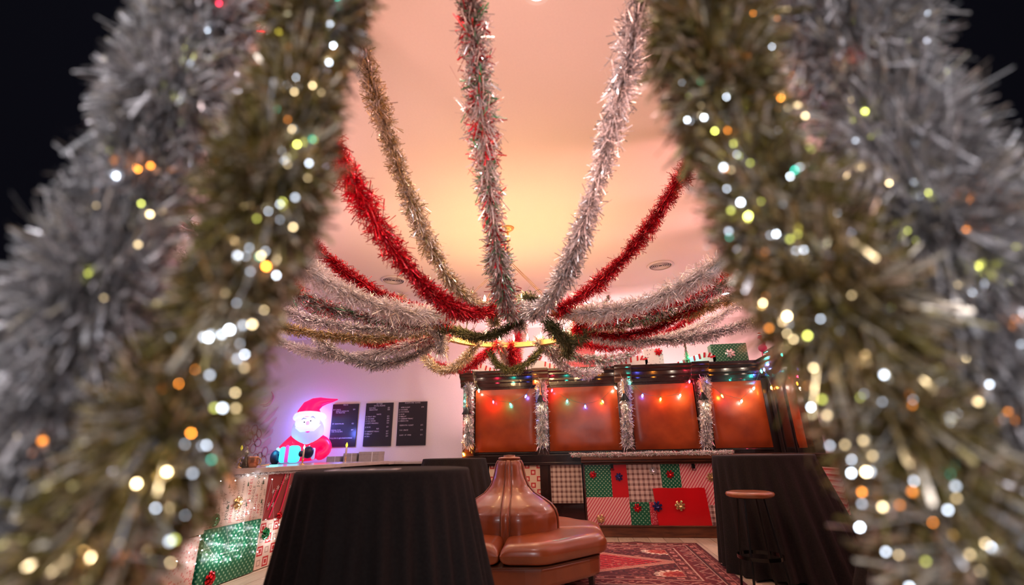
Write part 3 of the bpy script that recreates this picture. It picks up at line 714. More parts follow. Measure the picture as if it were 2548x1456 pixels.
# ------------------------------------------------------------------ things on the cornice
TY = 7.52; TZ = PZ
def cane(tail, arch, foot, label, stripes):
    """white foam cut-out of a slanting candy cane standing on the cornice, red bars on its upper edge"""
    org = ony(tail[0], tail[1], TY); t = thing('candy_cane_cutout', label, 'candy cane', (org.x, TY, TZ), group='candy cane cut-outs on the cornice')
    q = lambda p: (ony(p[0], p[1], TY).x-org.x, max(ony(p[0], p[1], TY).z-TZ, 0))
    E_ = [q(p) for p in [tail]+arch]
    P, L = spline([(x, 0, z) for x, z in E_], 34); edge = [(p[0], max(p[2], .004)) for p in P]
    fx, fz = q(foot); poly = edge+[(fx, 0)] if abs(edge[-1][0]-fx) > .01 else edge
    if poly[0][1] > .005: poly = [(poly[0][0], 0)]+poly
    MB().prism(poly[::-1], 0, .045).build('foam_body', white_cane, t, smooth=False)
    for k in range(stripes):
        i = int(1+(32-2)*k/stripes); j = i+1
        a = Vector((edge[i][0], 0, edge[i][1])); b = Vector((edge[j][0], 0, edge[j][1])); d = (b-a).normalized(); nrm = Vector((d.z, 0, -d.x))
        if nrm.z > 0 and k < stripes*.6: nrm = -nrm
        sl = d*(-.018); w = .075
        if a.z < w*.9: w = max(a.z-.004, .02)
        c = [a-nrm*.004, b-nrm*.004, b+nrm*w+sl, a+nrm*w+sl]
        for v in c: v.z = max(v.z, .002)
        MB().add([(v.x, -.006, v.z) for v in c]+[(v.x, .051, v.z) for v in c], [(0,1,2,3),(7,6,5,4),(0,4,5,1),(1,5,6,2),(2,6,7,3),(3,7,4,0)]).build('red_bar', red_cane, t)
    return t
white_cane = mat('cane_white', (.82,.78,.78), .3); red_cane = mat('cane_red', (.55,.01,.02), .3)
cane((1235,922), [(1215,913),(1195,904),(1172,898),(1154,903),(1147,916),(1156,930)], (1170,930), 'striped candy cane cut-out at the left end of the cornice behind a red hat', 9)
cane((1425,921), [(1400,914),(1370,905),(1345,897),(1325,894),(1312,902),(1312,914)], (1322,922), 'striped candy cane cut-out left of the pink brick chimney', 9)
cane((1500,917), [(1525,905),(1550,896),(1575,889),(1594,885),(1608,890),(1612,903),(1604,914)], (1590,915), 'striped candy cane cut-out right of the brick chimney next to the snowflake gift', 9)
cane((1655,914), [(1680,904),(1705,894),(1730,885),(1752,878),(1772,880),(1782,892),(1778,908)], (1762,912), 'striped candy cane cut-out lit turquoise left of the big green gift', 10)
lamp('POINT', (1.75,7.40,2.50), (.05,1,.75), 2.6, 'green_bulb_light', .03)
lamp('POINT', (1.10,7.62,2.60), (1,.25,.1), 1.6, 'orange_bulb_light', .03)
def gift_box(px0, px1, py0, py1, m_, label, bw=None, tilt=0):
    a = ony(px0, py1, TY); b = ony(px1, py0, TY); w = b.x-a.x; h = b.z-TZ
    t = thing('wrapped_gift', label, 'gift', ((a.x+b.x)/2, TY, TZ), 0)
    MB().box((-w/2, 0, 0), (w/2, .20, h)).build('box', m_, t, bevel=.006)
    MB().box((-w/2-.001,.08,0),(w/2+.001,.083,h+.001)).build('paper_seam', m_, t)
    if bw: q = ony(bw[0], bw[1], TY); bow((q.x-(a.x+b.x)/2, -.002, q.z-TZ), (0,-1,0), bw[2], bw[3], parent=t, seed=px0)
    return t
gift_box(1776,1856,853,910,G_GREEN2,'big green dotted gift with a pale bow standing on the cornice',(1816,880,.065,'silver'))
gift_box(1606,1648,866,912,G_SNOW,'white snowflake gift with a red bow standing on the cornice',(1638,876,.055,'red'))
gift_box(1246,1290,884,922,G_GREEN2,'green dotted gift behind the pine swag on the cornice')
# brick chimneys built brick by brick
brick_m = mat('pink_brick', (.75,.14,.17), .6); brick_m2 = mat('rose_brick', (.66,.10,.13), .6); joint_m = mat('pale_joint', (.80,.38,.38), .7)
def chimney(rects, name_label, bh=.052, bwid=.115, gap=.010, axis='y', base=(0,0,0)):
    t = thing('brick_chimney', name_label, 'chimney', base)
    mb = MB()
    for x0, x1, z0, z1 in rects: mb.box((x0, .008, z0), (x1, .11, z1))
    core = mb.build('mortar', joint_m, t)
    bm0 = None; g = random.Random(4); k = 0
    cache = {}
    for x0, x1, z0, z1 in rects:
        z = z0; row = 0
        while z+bh*.5 < z1:
            x = x0-(bwid/2 if row % 2 else 0)
            hh = min(bh, z1-z)
            while x < x1-.01:
                a, b = max(x, x0), min(x+bwid-gap, x1)
                if b-a > .015:
                    key = (round(b-a,3), round(hh,3), g.randrange(2))
                    if key not in cache:
                        o = MB().box((0,-.004,0),(b-a,.010,hh-gap)).build('brick', (brick_m, brick_m2)[key[2]], t); cache[key] = o.data
                    else:
                        o = bpy.data.objects.new('brick', cache[key]); COL.objects.link(o); o.parent = t
                    o.location = (a, 0, z)
                x += bwid
            z += bh; row += 1
    return t
p0 = ony(1408,920,7.66); p1 = ony(1490,855,7.66)
x0c = p0.x-.02
chimney([(0,.52+.0,0,.17),(.20,.52,.17,p1.z-TZ+.02)], 'stepped pink brick chimney on the cornice behind the gold garland', base=(x0c,7.66,TZ))
chimney([(0,.36,0,.60)], 'pink brick chimney at the right end behind the bearded figurine', base=(ony(1936,860,7.12).x, 7.12, PZ))
# skinny tree
tr = thing('mini_tree', 'skinny dark green tree with red berries on the cornice', 'tree', ony(1712,908,TY-.05)); tr.location.z = TZ
MB().lathe([(.035,0),(.04,.01),(.006,.015),(.005,.34),(.001,.36)], 8).build('trunk', black_metal, tr)
me = strips(np.array([[0,0,.03+.33*i/20] for i in range(21)]), .05, 500, 'pine', 77, .006)
# taper
co = np.empty(len(me.vertices)*3, np.float32); me.vertices.foreach_get('co', co); co = co.reshape(-1,3); kk = np.clip(1.15-co[:,2]/.37, .15, 1.2); co[:,0] *= kk; co[:,1] *= kk; me.vertices.foreach_set('co', co.ravel()); me.update()
o = bpy.data.objects.new('pine_needles', me); COL.objects.link(o); o.parent = tr; o['kind'] = 'stuff'
g = random.Random(9)
for k in range(14):
    z = .06+.28*k/14; a = g.uniform(0,6.28); r = .042*(1.1-z/.37)
    MB().ball((r*math.cos(a), r*math.sin(a), z), .006, 6, 5).build('berry', T_RED, tr)
# flamingo
pk = mat('flamingo_pink', (.85,.02,.22), .35)
c = ony(1905, 902, TY-.10); fl = thing('flamingo_figure', 'hot pink flamingo figure wearing a tiny red hat on the cornice', 'figurine', (c.x, c.y, TZ))
s_ = .0062
MB().ball((0,0,.19), .062, 16, 12, sc=(1.05,.8,1.0)).tube([(.01,0,.22),(.035,0,.27),(.02,0,.31),(-.005,0,.345),(.0,0,.37),(.01,0,.385)], [.030,.022,.020,.022,.026,.026], 12).ball((-.002,0,.372), .029, 12, 10).tube([(-.02,-.01,.37),(-.045,-.02,.355),(-.05,-.02,.335)], [.012,.009,.004], 8).build('body', pk, fl, smooth=True)
for sx in (-.02,.03): MB().tube([(sx,0,.15),(sx*1.3+.004,0,.08),(sx*1.2+.008,0,0)], .008, 8).build('leg', pk, fl, smooth=True)
MB().lathe([(.034,.392),(.036,.400),(.034,.408),(.001,.41)], 14).build('hat_band', white_m, fl, smooth=True)
MB().tube([(0,0,.40),(-.004,0,.425),(-.02,0,.43),(-.032,0,.42)], [.028,.018,.009,.004], 10).build('hat', red_m, fl, smooth=True)
# red hat
c = ony(1180, 922, TY-.10); ht = thing('red_hat', 'small red felt hat with a white brim standing at the left end of the cornice', 'hat', (c.x, c.y, TZ))
MB().lathe([(.075,.0),(.085,.012),(.080,.034),(.06,.036)], 20).build('brim', white_m, ht, smooth=True)
MB().lathe([(.068,.03),(.062,.09),(.045,.15),(.02,.19),(.001,.20)], 20).build('crown', mat('red_felt', (.55,.01,.02), .8), ht, smooth=True)
# bearded figurine on the column cap
c = onx(1962, 884, 2.84); fg_ = thing('bearded_figurine', 'white bearded figurine with an orange red hat on the corner post', 'figurine', (2.84, 6.70, 2.43))
MB().lathe([(.10,0),(.10,.012),(.07,.022),(.035,.035),(.03,.05)], 20, sx=1.2).build('base', white_m, fg_, smooth=True)
MB().lathe([(.03,.05),(.055,.07),(.06,.12),(.05,.17),(.03,.19)], 16).build('body', mat('figurine_orange', (.75,.12,.03), .4), fg_, smooth=True)
MB().ball((-.01,-.03,.19), .05, 14, 10, sc=(.9,.8,1.3)).ball((0,0,.235), .042, 12, 10).build('beard', white_m, fg_, smooth=True)
MB().ball((.0,-.03,.245), .028, 12, 10).build('face', mat('figurine_skin', (.75,.45,.35), .5), fg_, smooth=True)
MB().lathe([(.044,.258),(.040,.28),(.02,.30),(.001,.305)], 16).build('hat', mat('figurine_red', (.7,.06,.02), .4), fg_, smooth=True)

# ------------------------------------------------------------------ round settee
se = thing('round_settee', 'round tan leather settee with a tall central backrest under the chandelier', 'sofa', (-.715, 4.70, 0))
def hexpt(r, a): return (r*math.cos(a), r*math.sin(a))
HA = D2R(-65); HS = D2R(-87.5)
# base skirt
def hexring(prof, mb, rot=HA, nseg=8, sub=5, rnd=.08):
    """lathe along a rounded hexagon"""
    N = nseg*sub; vs = []
    for r, z in prof:
        for k in range(N):
            a = 2*math.pi*k/N; w = (a % (2*math.pi/nseg))-math.pi/nseg
            hr = math.cos(math.pi/nseg)/math.cos(w); hr = min(hr, 1-rnd*.25)
            vs.append((r*hr*math.cos(a+rot), r*hr*math.sin(a+rot), z))
    fs = []
    for j in range(len(prof)-1):
        for k in range(N): fs.append((j*N+k, j*N+(k+1) % N, (j+1)*N+(k+1) % N, (j+1)*N+k))
    fs.append(tuple(range(N-1,-1,-1))); q = (len(prof)-1)*N; fs.append(tuple(range(q, q+N)))
    mb.add(vs, fs)
mb = MB(); hexring([(.76,.15),(.84,.15),(.86,.17),(.865,.28),(.85,.30),(.5,.30)], mb); mb.build('base', leather, se, smooth=False, bevel=.012)
mb = MB(); hexring([(.858,.288),(.870,.292),(.870,.300),(.858,.304)], mb); mb.build('piping', seam_m, se, smooth=True)
# four seat cushions
for k in range(4):
    a0, a1 = HS+k*math.pi/2, HS+(k+1)*math.pi/2
    nu, nv = 26, 12; vs = []; 
    R0, R1 = .30, .935
    def pt(u, v, top):
        a = a0+(a1-a0)*u; w = ((a-HA) % (math.pi/4))-math.pi/8; hr = min(.985, math.cos(math.pi/8)/math.cos(w))
        # shrink slightly at the seams
        r = R0+(R1*hr-R0)*v; p = Vector((r*math.cos(a), r*math.sin(a), 0))
        mid = Vector((math.cos((a0+a1)/2), math.sin((a0+a1)/2), 0))*.66
        p = mid+(p-mid)*.988
        eu = min(1, min(u, 1-u)*15); ev = min(1, (1-v)*7); e = math.sqrt(1-(1-eu)**2)*math.sqrt(1-(1-ev)**2)
        nz = noise.noise(Vector((p.x*5, p.y*5, k)))*.008
        z = (.385+.075*e+nz*e+.012*e*math.sin(math.pi*u)) if top else (.385-.070*e**.5)
        return Vector((p.x, p.y, z))
    for top in (1, 0):
        for j in range(nv+1):
            vv = 1-(1-j/nv)**2.0
            for i in range(nu+1):
                u = .5-.5*math.cos(math.pi*i/nu); vs.append(pt(u, vv, top))
    st = (nu+1)*(nv+1); fs = []
    for j in range(nv):
        for i in range(nu):
            q = j*(nu+1)+i; fs.append((q, q+nu+1, q+nu+2, q+1)); fs.append((st+q, st+q+1, st+q+nu+2, st+q+nu+1))
    MB().add(vs, fs).build('seat_cushion', leather, se, smooth=True)
prof = [(.445,.40),(.45,.50),(.445,.57),(.43,.62),(.385,.672),(.315,.718),(.235,.765),(.180,.825),(.150,.89),(.133,.96),(.122,1.02),(.105,1.052),(.06,1.065),(.001,1.068)]
for k in range(4):
    # each back section between two seams
    a0, a1 = HS+k*math.pi/2+.04, HS+(k+1)*math.pi/2-.04
    nu = 18; vs = []; fs = []
    P = [(np.interp(t, np.linspace(0,1,len(prof)), [q[0] for q in prof]), np.interp(t, np.linspace(0,1,len(prof)), [q[1] for q in prof])) for t in np.linspace(0,1,40)]
    for r, z in P:
        for i in range(nu+1):
            u = i/nu; a = a0+(a1-a0)*u; bul = 1+.035*math.sin(math.pi*u)-.045*(1-min(1, min(u,1-u)*6))
            wr = 1+.012*noise.noise(Vector((a*6, z*2.2, 3)))+ .010*math.sin(a*38)*max(0, min(1,(z-.6)*3))*max(0, 1-(z-.6)*1.3)
            vs.append((r*bul*wr*math.cos(a), r*bul*wr*math.sin(a), z))
    for j in range(len(P)-1):
        for i in range(nu): q = j*(nu+1)+i; fs.append((q, q+1, q+nu+2, q+nu+1))
    MB().add(vs, fs).build('backrest', leather, se, smooth=True)
    # rolled strip that covers the seam
    a = HS+k*math.pi/2; ptsA = [(r*.985*math.cos(a), r*.985*math.sin(a), z) for r, z in P[:-3]]
    vs = []; fs = []
    for j, (r, z) in enumerate(P[:-2]):
        hw = .035*min(1, r/.22)+.006
        for i, (du, dr) in enumerate(((-1,-.012),(-.8,.012),(-.3,.017),(.3,.017),(.8,.012),(1,-.012))):
            aa = a+du*hw/max(r,.05); rr_ = r*.985+dr; vs.append((rr_*math.cos(aa), rr_*math.sin(aa), z))
    for j in range(len(P)-3):
        for i in range(5): q = j*6+i; fs.append((q, q+1, q+7, q+6))
    MB().add(vs, fs).build('seam_strip', leather, se, smooth=True)
    for s_ in (-1, 1):
        MB().tube([((r*.985+.006)*math.cos(a+s_*(.035*min(1, r/.22)+.006)/max(r,.05)), (r*.985+.006)*math.sin(a+s_*(.035*min(1,r/.22)+.006)/max(r,.05)), z) for r, z in P[:-3:2]], .0045, 6).build('piping', seam_m, se, smooth=True)
MB().lathe([(.07,1.05),(.105,1.06),(.11,1.072),(.10,1.082),(.06,1.085),(.055,1.09),(.058,1.10),(.001,1.103)], 24).build('top_button', leather, se, smooth=True)
for k in range(8):
    a = HA+k*math.pi/4; x, y = .77*math.cos(a), .77*math.sin(a)
    M3 = Matrix.Translation((x, y, 0))
    MB().lathe([(.022,0),(.036,.16)], 4, M=M3 @ Matrix.Rotation(a+math.pi/4, 4, 'Z')).build('leg', blackwood, se, bevel=.003)

# ------------------------------------------------------------------ rug, pattern computed into a colour attribute on its mesh
RX0, RX1, RY0, RY1 = -2.72, 1.34, 4.56, 6.70
def rug():
    nx, ny = 520, 280
    x = np.linspace(RX0, RX1, nx+1); y = np.linspace(RY0, RY1, ny+1); X, Y = np.meshgrid(x, y)
    cx_, cy_ = (RX0+RX1)/2, (RY0+RY1)/2; u = np.abs(X-cx_); v = np.abs(Y-cy_); HX, HY = (RX1-RX0)/2, (RY1-RY0)/2
    g = np.random.default_rng(5)
    def vn(sc, seed):
        q = np.random.default_rng(seed).random((64,64)); a = (X*sc) % 64; b = (Y*sc) % 64; ia, ib = a.astype(int), b.astype(int); return q[ia % 64, ib % 64]
    col = np.empty(X.shape+(3,)); 
    def put(mask, c): col[mask] = c
    base = np.array([.16,.018,.028]); put(np.ones_like(X, bool), base)
    edge = np.minimum(HX-u, HY-v)
    fine = vn(42, 1); mid = vn(18, 2)
    put(fine > .84, (.34,.11,.10)); put(fine < .10, (.05,.01,.02))
    # inner diamond medallion pointing to both ends
    dm = 1-(u/1.62+v/1.0)
    inner = (dm > 0) & (edge > .42)
    dm2 = 1-(u/1.62+v/.86)
    d_ = (u/1.62 + v/.90); inner = d_ < 1
    lat = np.sin(X*46)*np.sin(Y*70)
    put(inner, (.42,.008,.028)); put(inner & (lat > .25), (.62,.05,.07)); put(inner & (lat < -.55), (.16,.008,.02)); put(inner & (fine > .9), (.6,.2,.16))
    bord = (d_ > .90) & (d_ < 1.0); put(bord, (.50,.12,.10)); put(bord & (np.sin((X+Y)*150) > .2), (.68,.40,.30)); put((d_ > 1.0) & (d_ < 1.02), (.6,.34,.26))
    # serrated oval medallions in the four corners
    for sx in (-1, 1):
        for (mx, my) in ((.85+.69, .53),):
            for sy_ in (-1, 1):
                dx = X-(cx_+sx*mx); dy = Y-(cy_+sy_*my); ang = np.arctan2(dy/.17, dx/.23); rr_ = np.sqrt((dx/.23)**2+(dy/.17)**2)*(1+.09*np.sign(np.sin(ang*18)))
                put(rr_ < 1.0, (.95,.75,.60)); put(rr_ < .80, (.50,.07,.05)); put((rr_ < .70) & (fine > .6), (.62,.24,.16)); put((rr_ < .35) & (mid > .5), (.36,.03,.04))
    for (mx, my, s_) in ((1.22,.28,.05),(1.30,.75,.05),(1.62,.0,.06),(1.0,.62,.05),(1.5,.9,.04),(1.68,.28,.045)):
        dx = (u-mx)/s_; dy = (v-my)/(s_*.5); put(np.abs(dx)+np.abs(dy) < 1, (.55,.26,.20))
    # borders
    B = edge < .46; eb = edge[B]; 
    Bc = np.where(vn(30, 4)[B][:, None] > .72, np.array([.34,.12,.10]), np.array([.17,.014,.022]))
    col[B] = Bc
    for lo, hi, c in ((.455,.465,(.50,.25,.20)),(.335,.345,(.66,.42,.34)),(.30,.335,(.24,.02,.025)),(.168,.178,(.66,.44,.36)),(.145,.165,(.10,.01,.015)),(.065,.075,(.5,.25,.2)),(0,.03,(.13,.012,.02))):
        put((edge >= lo) & (edge < hi), c)
    zz = (edge > .18) & (edge < .30); tri = np.abs(((np.where(HX-u < HY-v, Y, X)*4.2) % 1)-.5)*2; te = (edge-.18)/.12
    put(zz, (.20,.018,.03)); put(zz & (np.abs(tri-te) < .09), (.52,.30,.25)); put(zz & (fine > .88), (.5,.2,.16))
    for off in (.11, .40):
        s1 = np.where(HX-u < HY-v, Y, X); fl_ = (np.abs(edge-off) < .022) & ((np.abs(((s1*5.5) % 1)-.5)) < .2); put(fl_, (.62,.28,.24)); fl2 = (np.abs(edge-off) < .009) & ((np.abs(((s1*5.5) % 1)-.5)) < .07); put(fl2, (.3,.02,.03))
    col = col**1.25*.85; col *= (.85+.3*g.random(X.shape))[..., None]
    Z = .012+.0012*np.sin(X*5)*np.sin(Y*4)+.0010*g.random(X.shape)
    Z += .010*np.exp(-((X-.62)**2/.01+(Y-RY1)**2/.006))
    V = np.stack([X, Y, Z], -1).reshape(-1,3)
    idx = np.arange((nx+1)*(ny+1)).reshape(ny+1, nx+1); F = np.stack([idx[:-1,:-1], idx[:-1,1:], idx[1:,1:], idx[1:,:-1]], -1).reshape(-1,4)
    me = bpy.data.meshes.new('rug'); me.vertices.add(len(V)); me.vertices.foreach_set('co', V.astype(np.float32).ravel()); me.loops.add(F.size); me.loops.foreach_set('vertex_index', F.astype(np.int32).ravel())
    me.polygons.add(len(F)); me.polygons.foreach_set('loop_start', (np.arange(len(F))*4).astype(np.int32)); me.polygons.foreach_set('loop_total', np.full(len(F), 4, np.int32)); me.update(calc_edges=True)
    at = me.color_attributes.new('weave', 'FLOAT_COLOR', 'POINT'); c4 = np.concatenate([col.reshape(-1,3), np.ones((len(V),1))], 1); at.data.foreach_set('color', c4.astype(np.float32).ravel())
    M = mat('rug_wool', (.3,.05,.05), .9); t = NT(M); a = t.n('ShaderNodeVertexColor', layer_name='weave'); t.color(a.outputs['Color'])
    me.materials.append(M); o = bpy.data.objects.new('rug', me); COL.objects.link(o)
    tag(o, 'red patterned oriental rug with medallions and fringe on the plank floor', 'rug')
    MB().box((RX0, RY0, .001), (RX1, RY1, .010)).build('backing', M, o)
    g2 = random.Random(2); mb = MB()
    for s_, xx in ((1, RX1), (-1, RX0)):
        for k in range(280):
            yy = RY0+(RY1-RY0)*(k+.5)/280; l = .045+.02*g2.random(); dy = g2.uniform(-.012,.012)
            mb.add([(xx-.002*s_,yy-.002,.010),(xx-.002*s_,yy+.002,.010),(xx+s_*l,yy+dy+.0015,.002),(xx+s_*l,yy+dy-.0015,.002)], [(0,1,2,3)])
    f = mb.build('fringe', mat('rug_fringe', (.55,.42,.34), .9), o); f['kind'] = 'stuff'
rug()
# ------------------------------------------------------------------ draped cocktail tables
def cocktail(cx_, cy_, r, flare, label, seed, hem=.02, zt=1.06, nf=22, lean=(0,0)):
    t = thing('cocktail_table', label, 'table', (cx_, cy_, 0))
    N = 240; prof = [(0,zt),(.5,zt),(.93,zt),(.985,zt-.003),(1.0,zt-.012),(1.005,zt-.03)]
    g = np.random.default_rng(seed); ph = g.random(8)*6.28
    rows = [(q*r, z, 0) for q, z in prof]
    for k in range(1, 22):
        s = k/21; rows.append((r*1.006+flare*(s**.95), zt-.03-(zt-.03-hem)*s, s))
    vs = []
    for q, z, s in rows:
        for k in range(N):
            a = 2*math.pi*k/N
            fold = math.sin(a*nf+ph[0]+.9*math.sin(a*3+ph[1]))*.5+.5
            fold = fold**1.2
            f2 = math.sin(a*nf*.5+ph[2]+1.2*math.sin(a*2+ph[3]))
            rr_ = q + s**.42*(.062*fold*(.55+.7*s) + .030*f2*s - .022) if s > 0 else q
            zz = z+ (.012*math.sin(a*5+ph[4])*s if s > .9 else 0)
            vs.append((rr_*math.cos(a)+lean[0]*s, rr_*math.sin(a)+lean[1]*s, max(zz, .006)))
    fs = []
    for j in range(1, len(rows)-1):
        for k in range(N): fs.append((j*N+k, (j+1)*N+k, (j+1)*N+(k+1) % N, j*N+(k+1) % N))
    fs.append(tuple(range(N, 2*N)))
    MB().add(vs, fs).build('tablecloth', cloth_m, t, smooth=True)
    MB().lathe([(.001,zt-.03),(r-.01,zt-.03),(r-.01,zt-.006),(.001,zt-.006)], 40).build('table_top', black_metal, t)
    MB().lathe([(.28,0),(.28,.015),(.04,.03),(.035,.05),(.035,zt-.03)], 24).build('pedestal', black_metal, t)
    return t
cocktail(-1.00, 2.37, .425, .13, 'near black draped cocktail table left of the settee with a paper card on it', 3, nf=30, lean=(.05,.02))
cocktail(1.86, 5.42, .485, .13, 'black draped cocktail table behind the bar stool on the right', 8, nf=26, lean=(.10,-.05))
cocktail(-1.74, 6.45, .43, .20, 'far black draped cocktail table behind the settee back', 5)
cocktail(2.48, 3.70, .44, .30, 'black draped cocktail table half hidden by the right entry garland', 6)
pc = thing('menu_card', 'printed white card lying flat on the near black table', 'card', (-1.02, 2.16, 1.0605), D2R(12))
MB().box((-.16,-.06,0),(.16,.10,.0025)).build('card', mat('card_paper', (.55,.50,.50), .5), pc)
MB().box((-.12,-.03,.0026),(.02,.06,.003)).box((.05,-.04,.0026),(.13,.07,.003)).build('print', mat('card_print', (.12,.10,.12), .6), pc)
# ------------------------------------------------------------------ bar stool
st = thing('bar_stool', 'bar stool with a round tan wood seat and thin black legs before the black table', 'stool', (1.43, 4.62, 0), D2R(10))
sw = noise_mat('stool_wood', (.36,.12,.045), (.24,.07,.025), 6, .28, (1,4,1), Coat_Weight=.4)
MB().lathe([(.001,.722),(.17,.722),(.192,.733),(.197,.748),(.190,.762),(.165,.768),(.10,.764),(.001,.762)], 40).build('seat', sw, st, smooth=True)
MB().lathe([(.001,.715),(.13,.715),(.13,.722),(.001,.722)], 24).build('seat_plate', black_metal, st)
for k in range(4):
    a = D2R(38+90*k); MB().tube([(.115*math.cos(a), .115*math.sin(a), .718), (.205*math.cos(a), .205*math.sin(a), .0)], [.010,.011], 8).build('leg', black_metal, st)
R_ = .178
MB().lathe([(R_-.003,.250),(R_+.003,.250),(R_+.003,.278),(R_-.003,.278),(R_-.003,.250)], 40, cap=False).build('footrest', mat('black_gloss_metal', (.03,.03,.03), .15, .9), st)

# ------------------------------------------------------------------ side counter on the left
CX = -3.5
sc_ = thing('side_counter', 'long pale grey service counter on the left with gift paper on its front', 'counter', (0,0,0))
top_m = noise_mat('counter_quartz', (.50,.44,.42), (.42,.36,.36), 8, .16)
MB().box((-4.35,2.0,.965),(CX+.10,8.2,1.015)).box((-4.35,8.2,.955),(CX+.10,8.9,1.005)).build('counter_top', top_m, sc_, bevel=.004)
MB().box((-4.3,2.0,0),(CX-.03,8.8,.965)).build('counter_body', blackwood, sc_)
bc = thing('back_counter', 'low back counter under the menu boards', 'counter', (0,0,0))
MB().box((-6.9,8.45,.955),(-2.5,9.28,.995)).build('counter_top', top_m, bc, bevel=.004); MB().box((-6.85,8.5,0),(-2.55,9.28,.955)).build('counter_body', blackwood, bc)
# lettered paper helpers
def text_mesh(lines, size, m_, name, loc, rot, parent=None, align='LEFT', space=1.0, ext=0, width_scale=1):
    cu = bpy.data.curves.new('lettering', 'FONT'); cu.body = '\n'.join(lines) if isinstance(lines, (list, tuple)) else lines
    cu.size = size; cu.align_x = align; cu.space_line = space; cu.resolution_u = 1; cu.extrude = ext; cu.space_character = 1.12
    o = bpy.data.objects.new('tmp', cu); COL.objects.link(o)
    me = bpy.data.meshes.new_from_object(o.evaluated_get(bpy.context.evaluated_depsgraph_get())); bpy.data.objects.remove(o)
    me.materials.clear(); me.materials.append(m_)
    n_ = bpy.data.objects.new(name, me); COL.objects.link(n_); n_.location = loc; n_.rotation_euler = rot; n_.scale = (width_scale,1,1)
    if parent: n_.parent = parent
    return n_
ink_r = mat('print_red', (.50,.04,.05), .5); ink_g = mat('print_dark_green', (.04,.08,.04), .5); ink_k = mat('print_grey', (.22,.16,.13), .5)
def side_panel(y0, y1, z0, z1, m_, label, th=.03, skew=0, bows=(), name='gift_wrapping', x=CX, cat='gift wrap'):
    w, h = y1-y0, z1-z0
    t = MB(); t.prism([(0,0),(w,0),(w+skew,h),(skew,h)], 0, th, axis='x')
    o = t.build(name, m_, loc=(x, y0, z0), bevel=.002); tag(o, label, cat)
    for by, bz, r, c in bows: bow((th+.003, by-y0, bz-z0), (1,0,0), r, c, parent=o, seed=int(by*100))
    return o
def yz(px, py): p = onx(px, py, CX+.03); return p.y, p.z
G_BEI = noise_mat('beige_print_paper_base', (.66,.53,.44), (.60,.47,.39), 4, .5)
pb = side_panel(2.2, 5.0, .47, .955, G_BEI, 'beige paper printed with holiday words across the top of the counter front', .03, bows=[(*yz(590,1252), .055, 'gold'), (*yz(533,1295), .05, 'green')])
g = random.Random(12)
words = ['JOY','JOLLY','NOEL','NO','DEC. 25','MERRY','JINGLE','FA LA LA']
y = 4.98; i = 0
while y > 3.6:
    z = .49+g.uniform(0,.08)
    while z < .90:
        wd = g.choice(words); s_ = g.choice((.05,.036,.06)); L = len(wd)*s_*.72
        if z+L > .955: break
        text_mesh(wd, s_, g.choice((ink_r, ink_g, ink_k, ink_k)), 'printed_word', (CX+.0315, y, z)if False else (.0315, y-2.2, z-.47), (math.pi/2, D2R(-90), math.pi/2), pb, ext=0)
        z += L+.02
    y -= .058; i += 1
def printed_tree(y, z, h):
    MB().add([(.0316,y-h*.35,z),(.0316,y+h*.35,z),(.0316,y+h*.15,z+h*.45),(.0316,y+h*.25,z+h*.45),(.0316,y,z+h),(.0316,y-h*.25,z+h*.45),(.0316,y-h*.15,z+h*.45)], [(0,1,2,3,4,5,6)]).build('printed_tree', ink_g, pb)
for px, py in ((570,1215),(617,1210),(566,1267),(650,1252),(612,1260),(655,1205)):
    a, b = yz(px, py); printed_tree(a-2.2, b-.47, .045)
pf = side_panel(5.0, 6.6, .47, .955, mat('clear_print_film', (.34,.07,.07), .12, 0, Coat_Weight=.8), 'glossy snowflake film with red ribbons on the counter front', .03)
g = random.Random(8)
snow_ink = mat('print_white', (.75,.62,.60), .4)
for k in range(16):
    yy, zz = g.uniform(.05,1.2), g.uniform(.05,.43); mb = MB(); R_ = .028
    for j in range(3):
        a = j*math.pi/3+.3; mb.tube([(.033, yy-R_*math.cos(a), zz-R_*math.sin(a)), (.033, yy+R_*math.cos(a), zz+R_*math.sin(a))], .0025, 4)
    mb.build('printed_snowflake', snow_ink, pf)
rib = mat('ribbon_red', (.80,.02,.10), .3)
for a, b, c, d in ((.10,.02,.30,.46),(.28,.02,.40,.47),(.06,.10,.16,.30),(.42,.01,.55,.47),(.70,.02,.66,.47)):
    MB().add([(.038,a-.012,b),(.038,a+.012,b),(.045,(a+c)/2+.012,(b+d)/2),(.045,(a+c)/2-.012,(b+d)/2),(.038,c+.01,d),(.038,c-.01,d)], [(0,1,2,3),(3,2,4,5)]).build('ribbon', rib, pf)
# lower row
ya = yz(497,1456)[0]; 
side_panel(4.17, 4.92, .012, .50, G_GREEN2, 'green dotted gift board sparkling with fairy lights on the counter front', .06, .02, bows=[(*yz(512,1440), .055, 'red')])
side_panel(4.96, 6.4, .012, .47, G_CHK, 'beige paper with red snowflake blocks at the foot of the counter', .045, 0, bows=[(*yz(655,1328), .055, 'green'), (*yz(690,1283), .04, 'red')])
side_panel(2.2, 4.14, .012, .46, G_FLW2 if 'G_FLW2' in globals() else paper_speck('beige_floral_paper', (.62,.45,.38), (.55,.20,.18), 40, .35), 'beige and red floral paper behind the left garland at the counter foot', .045)
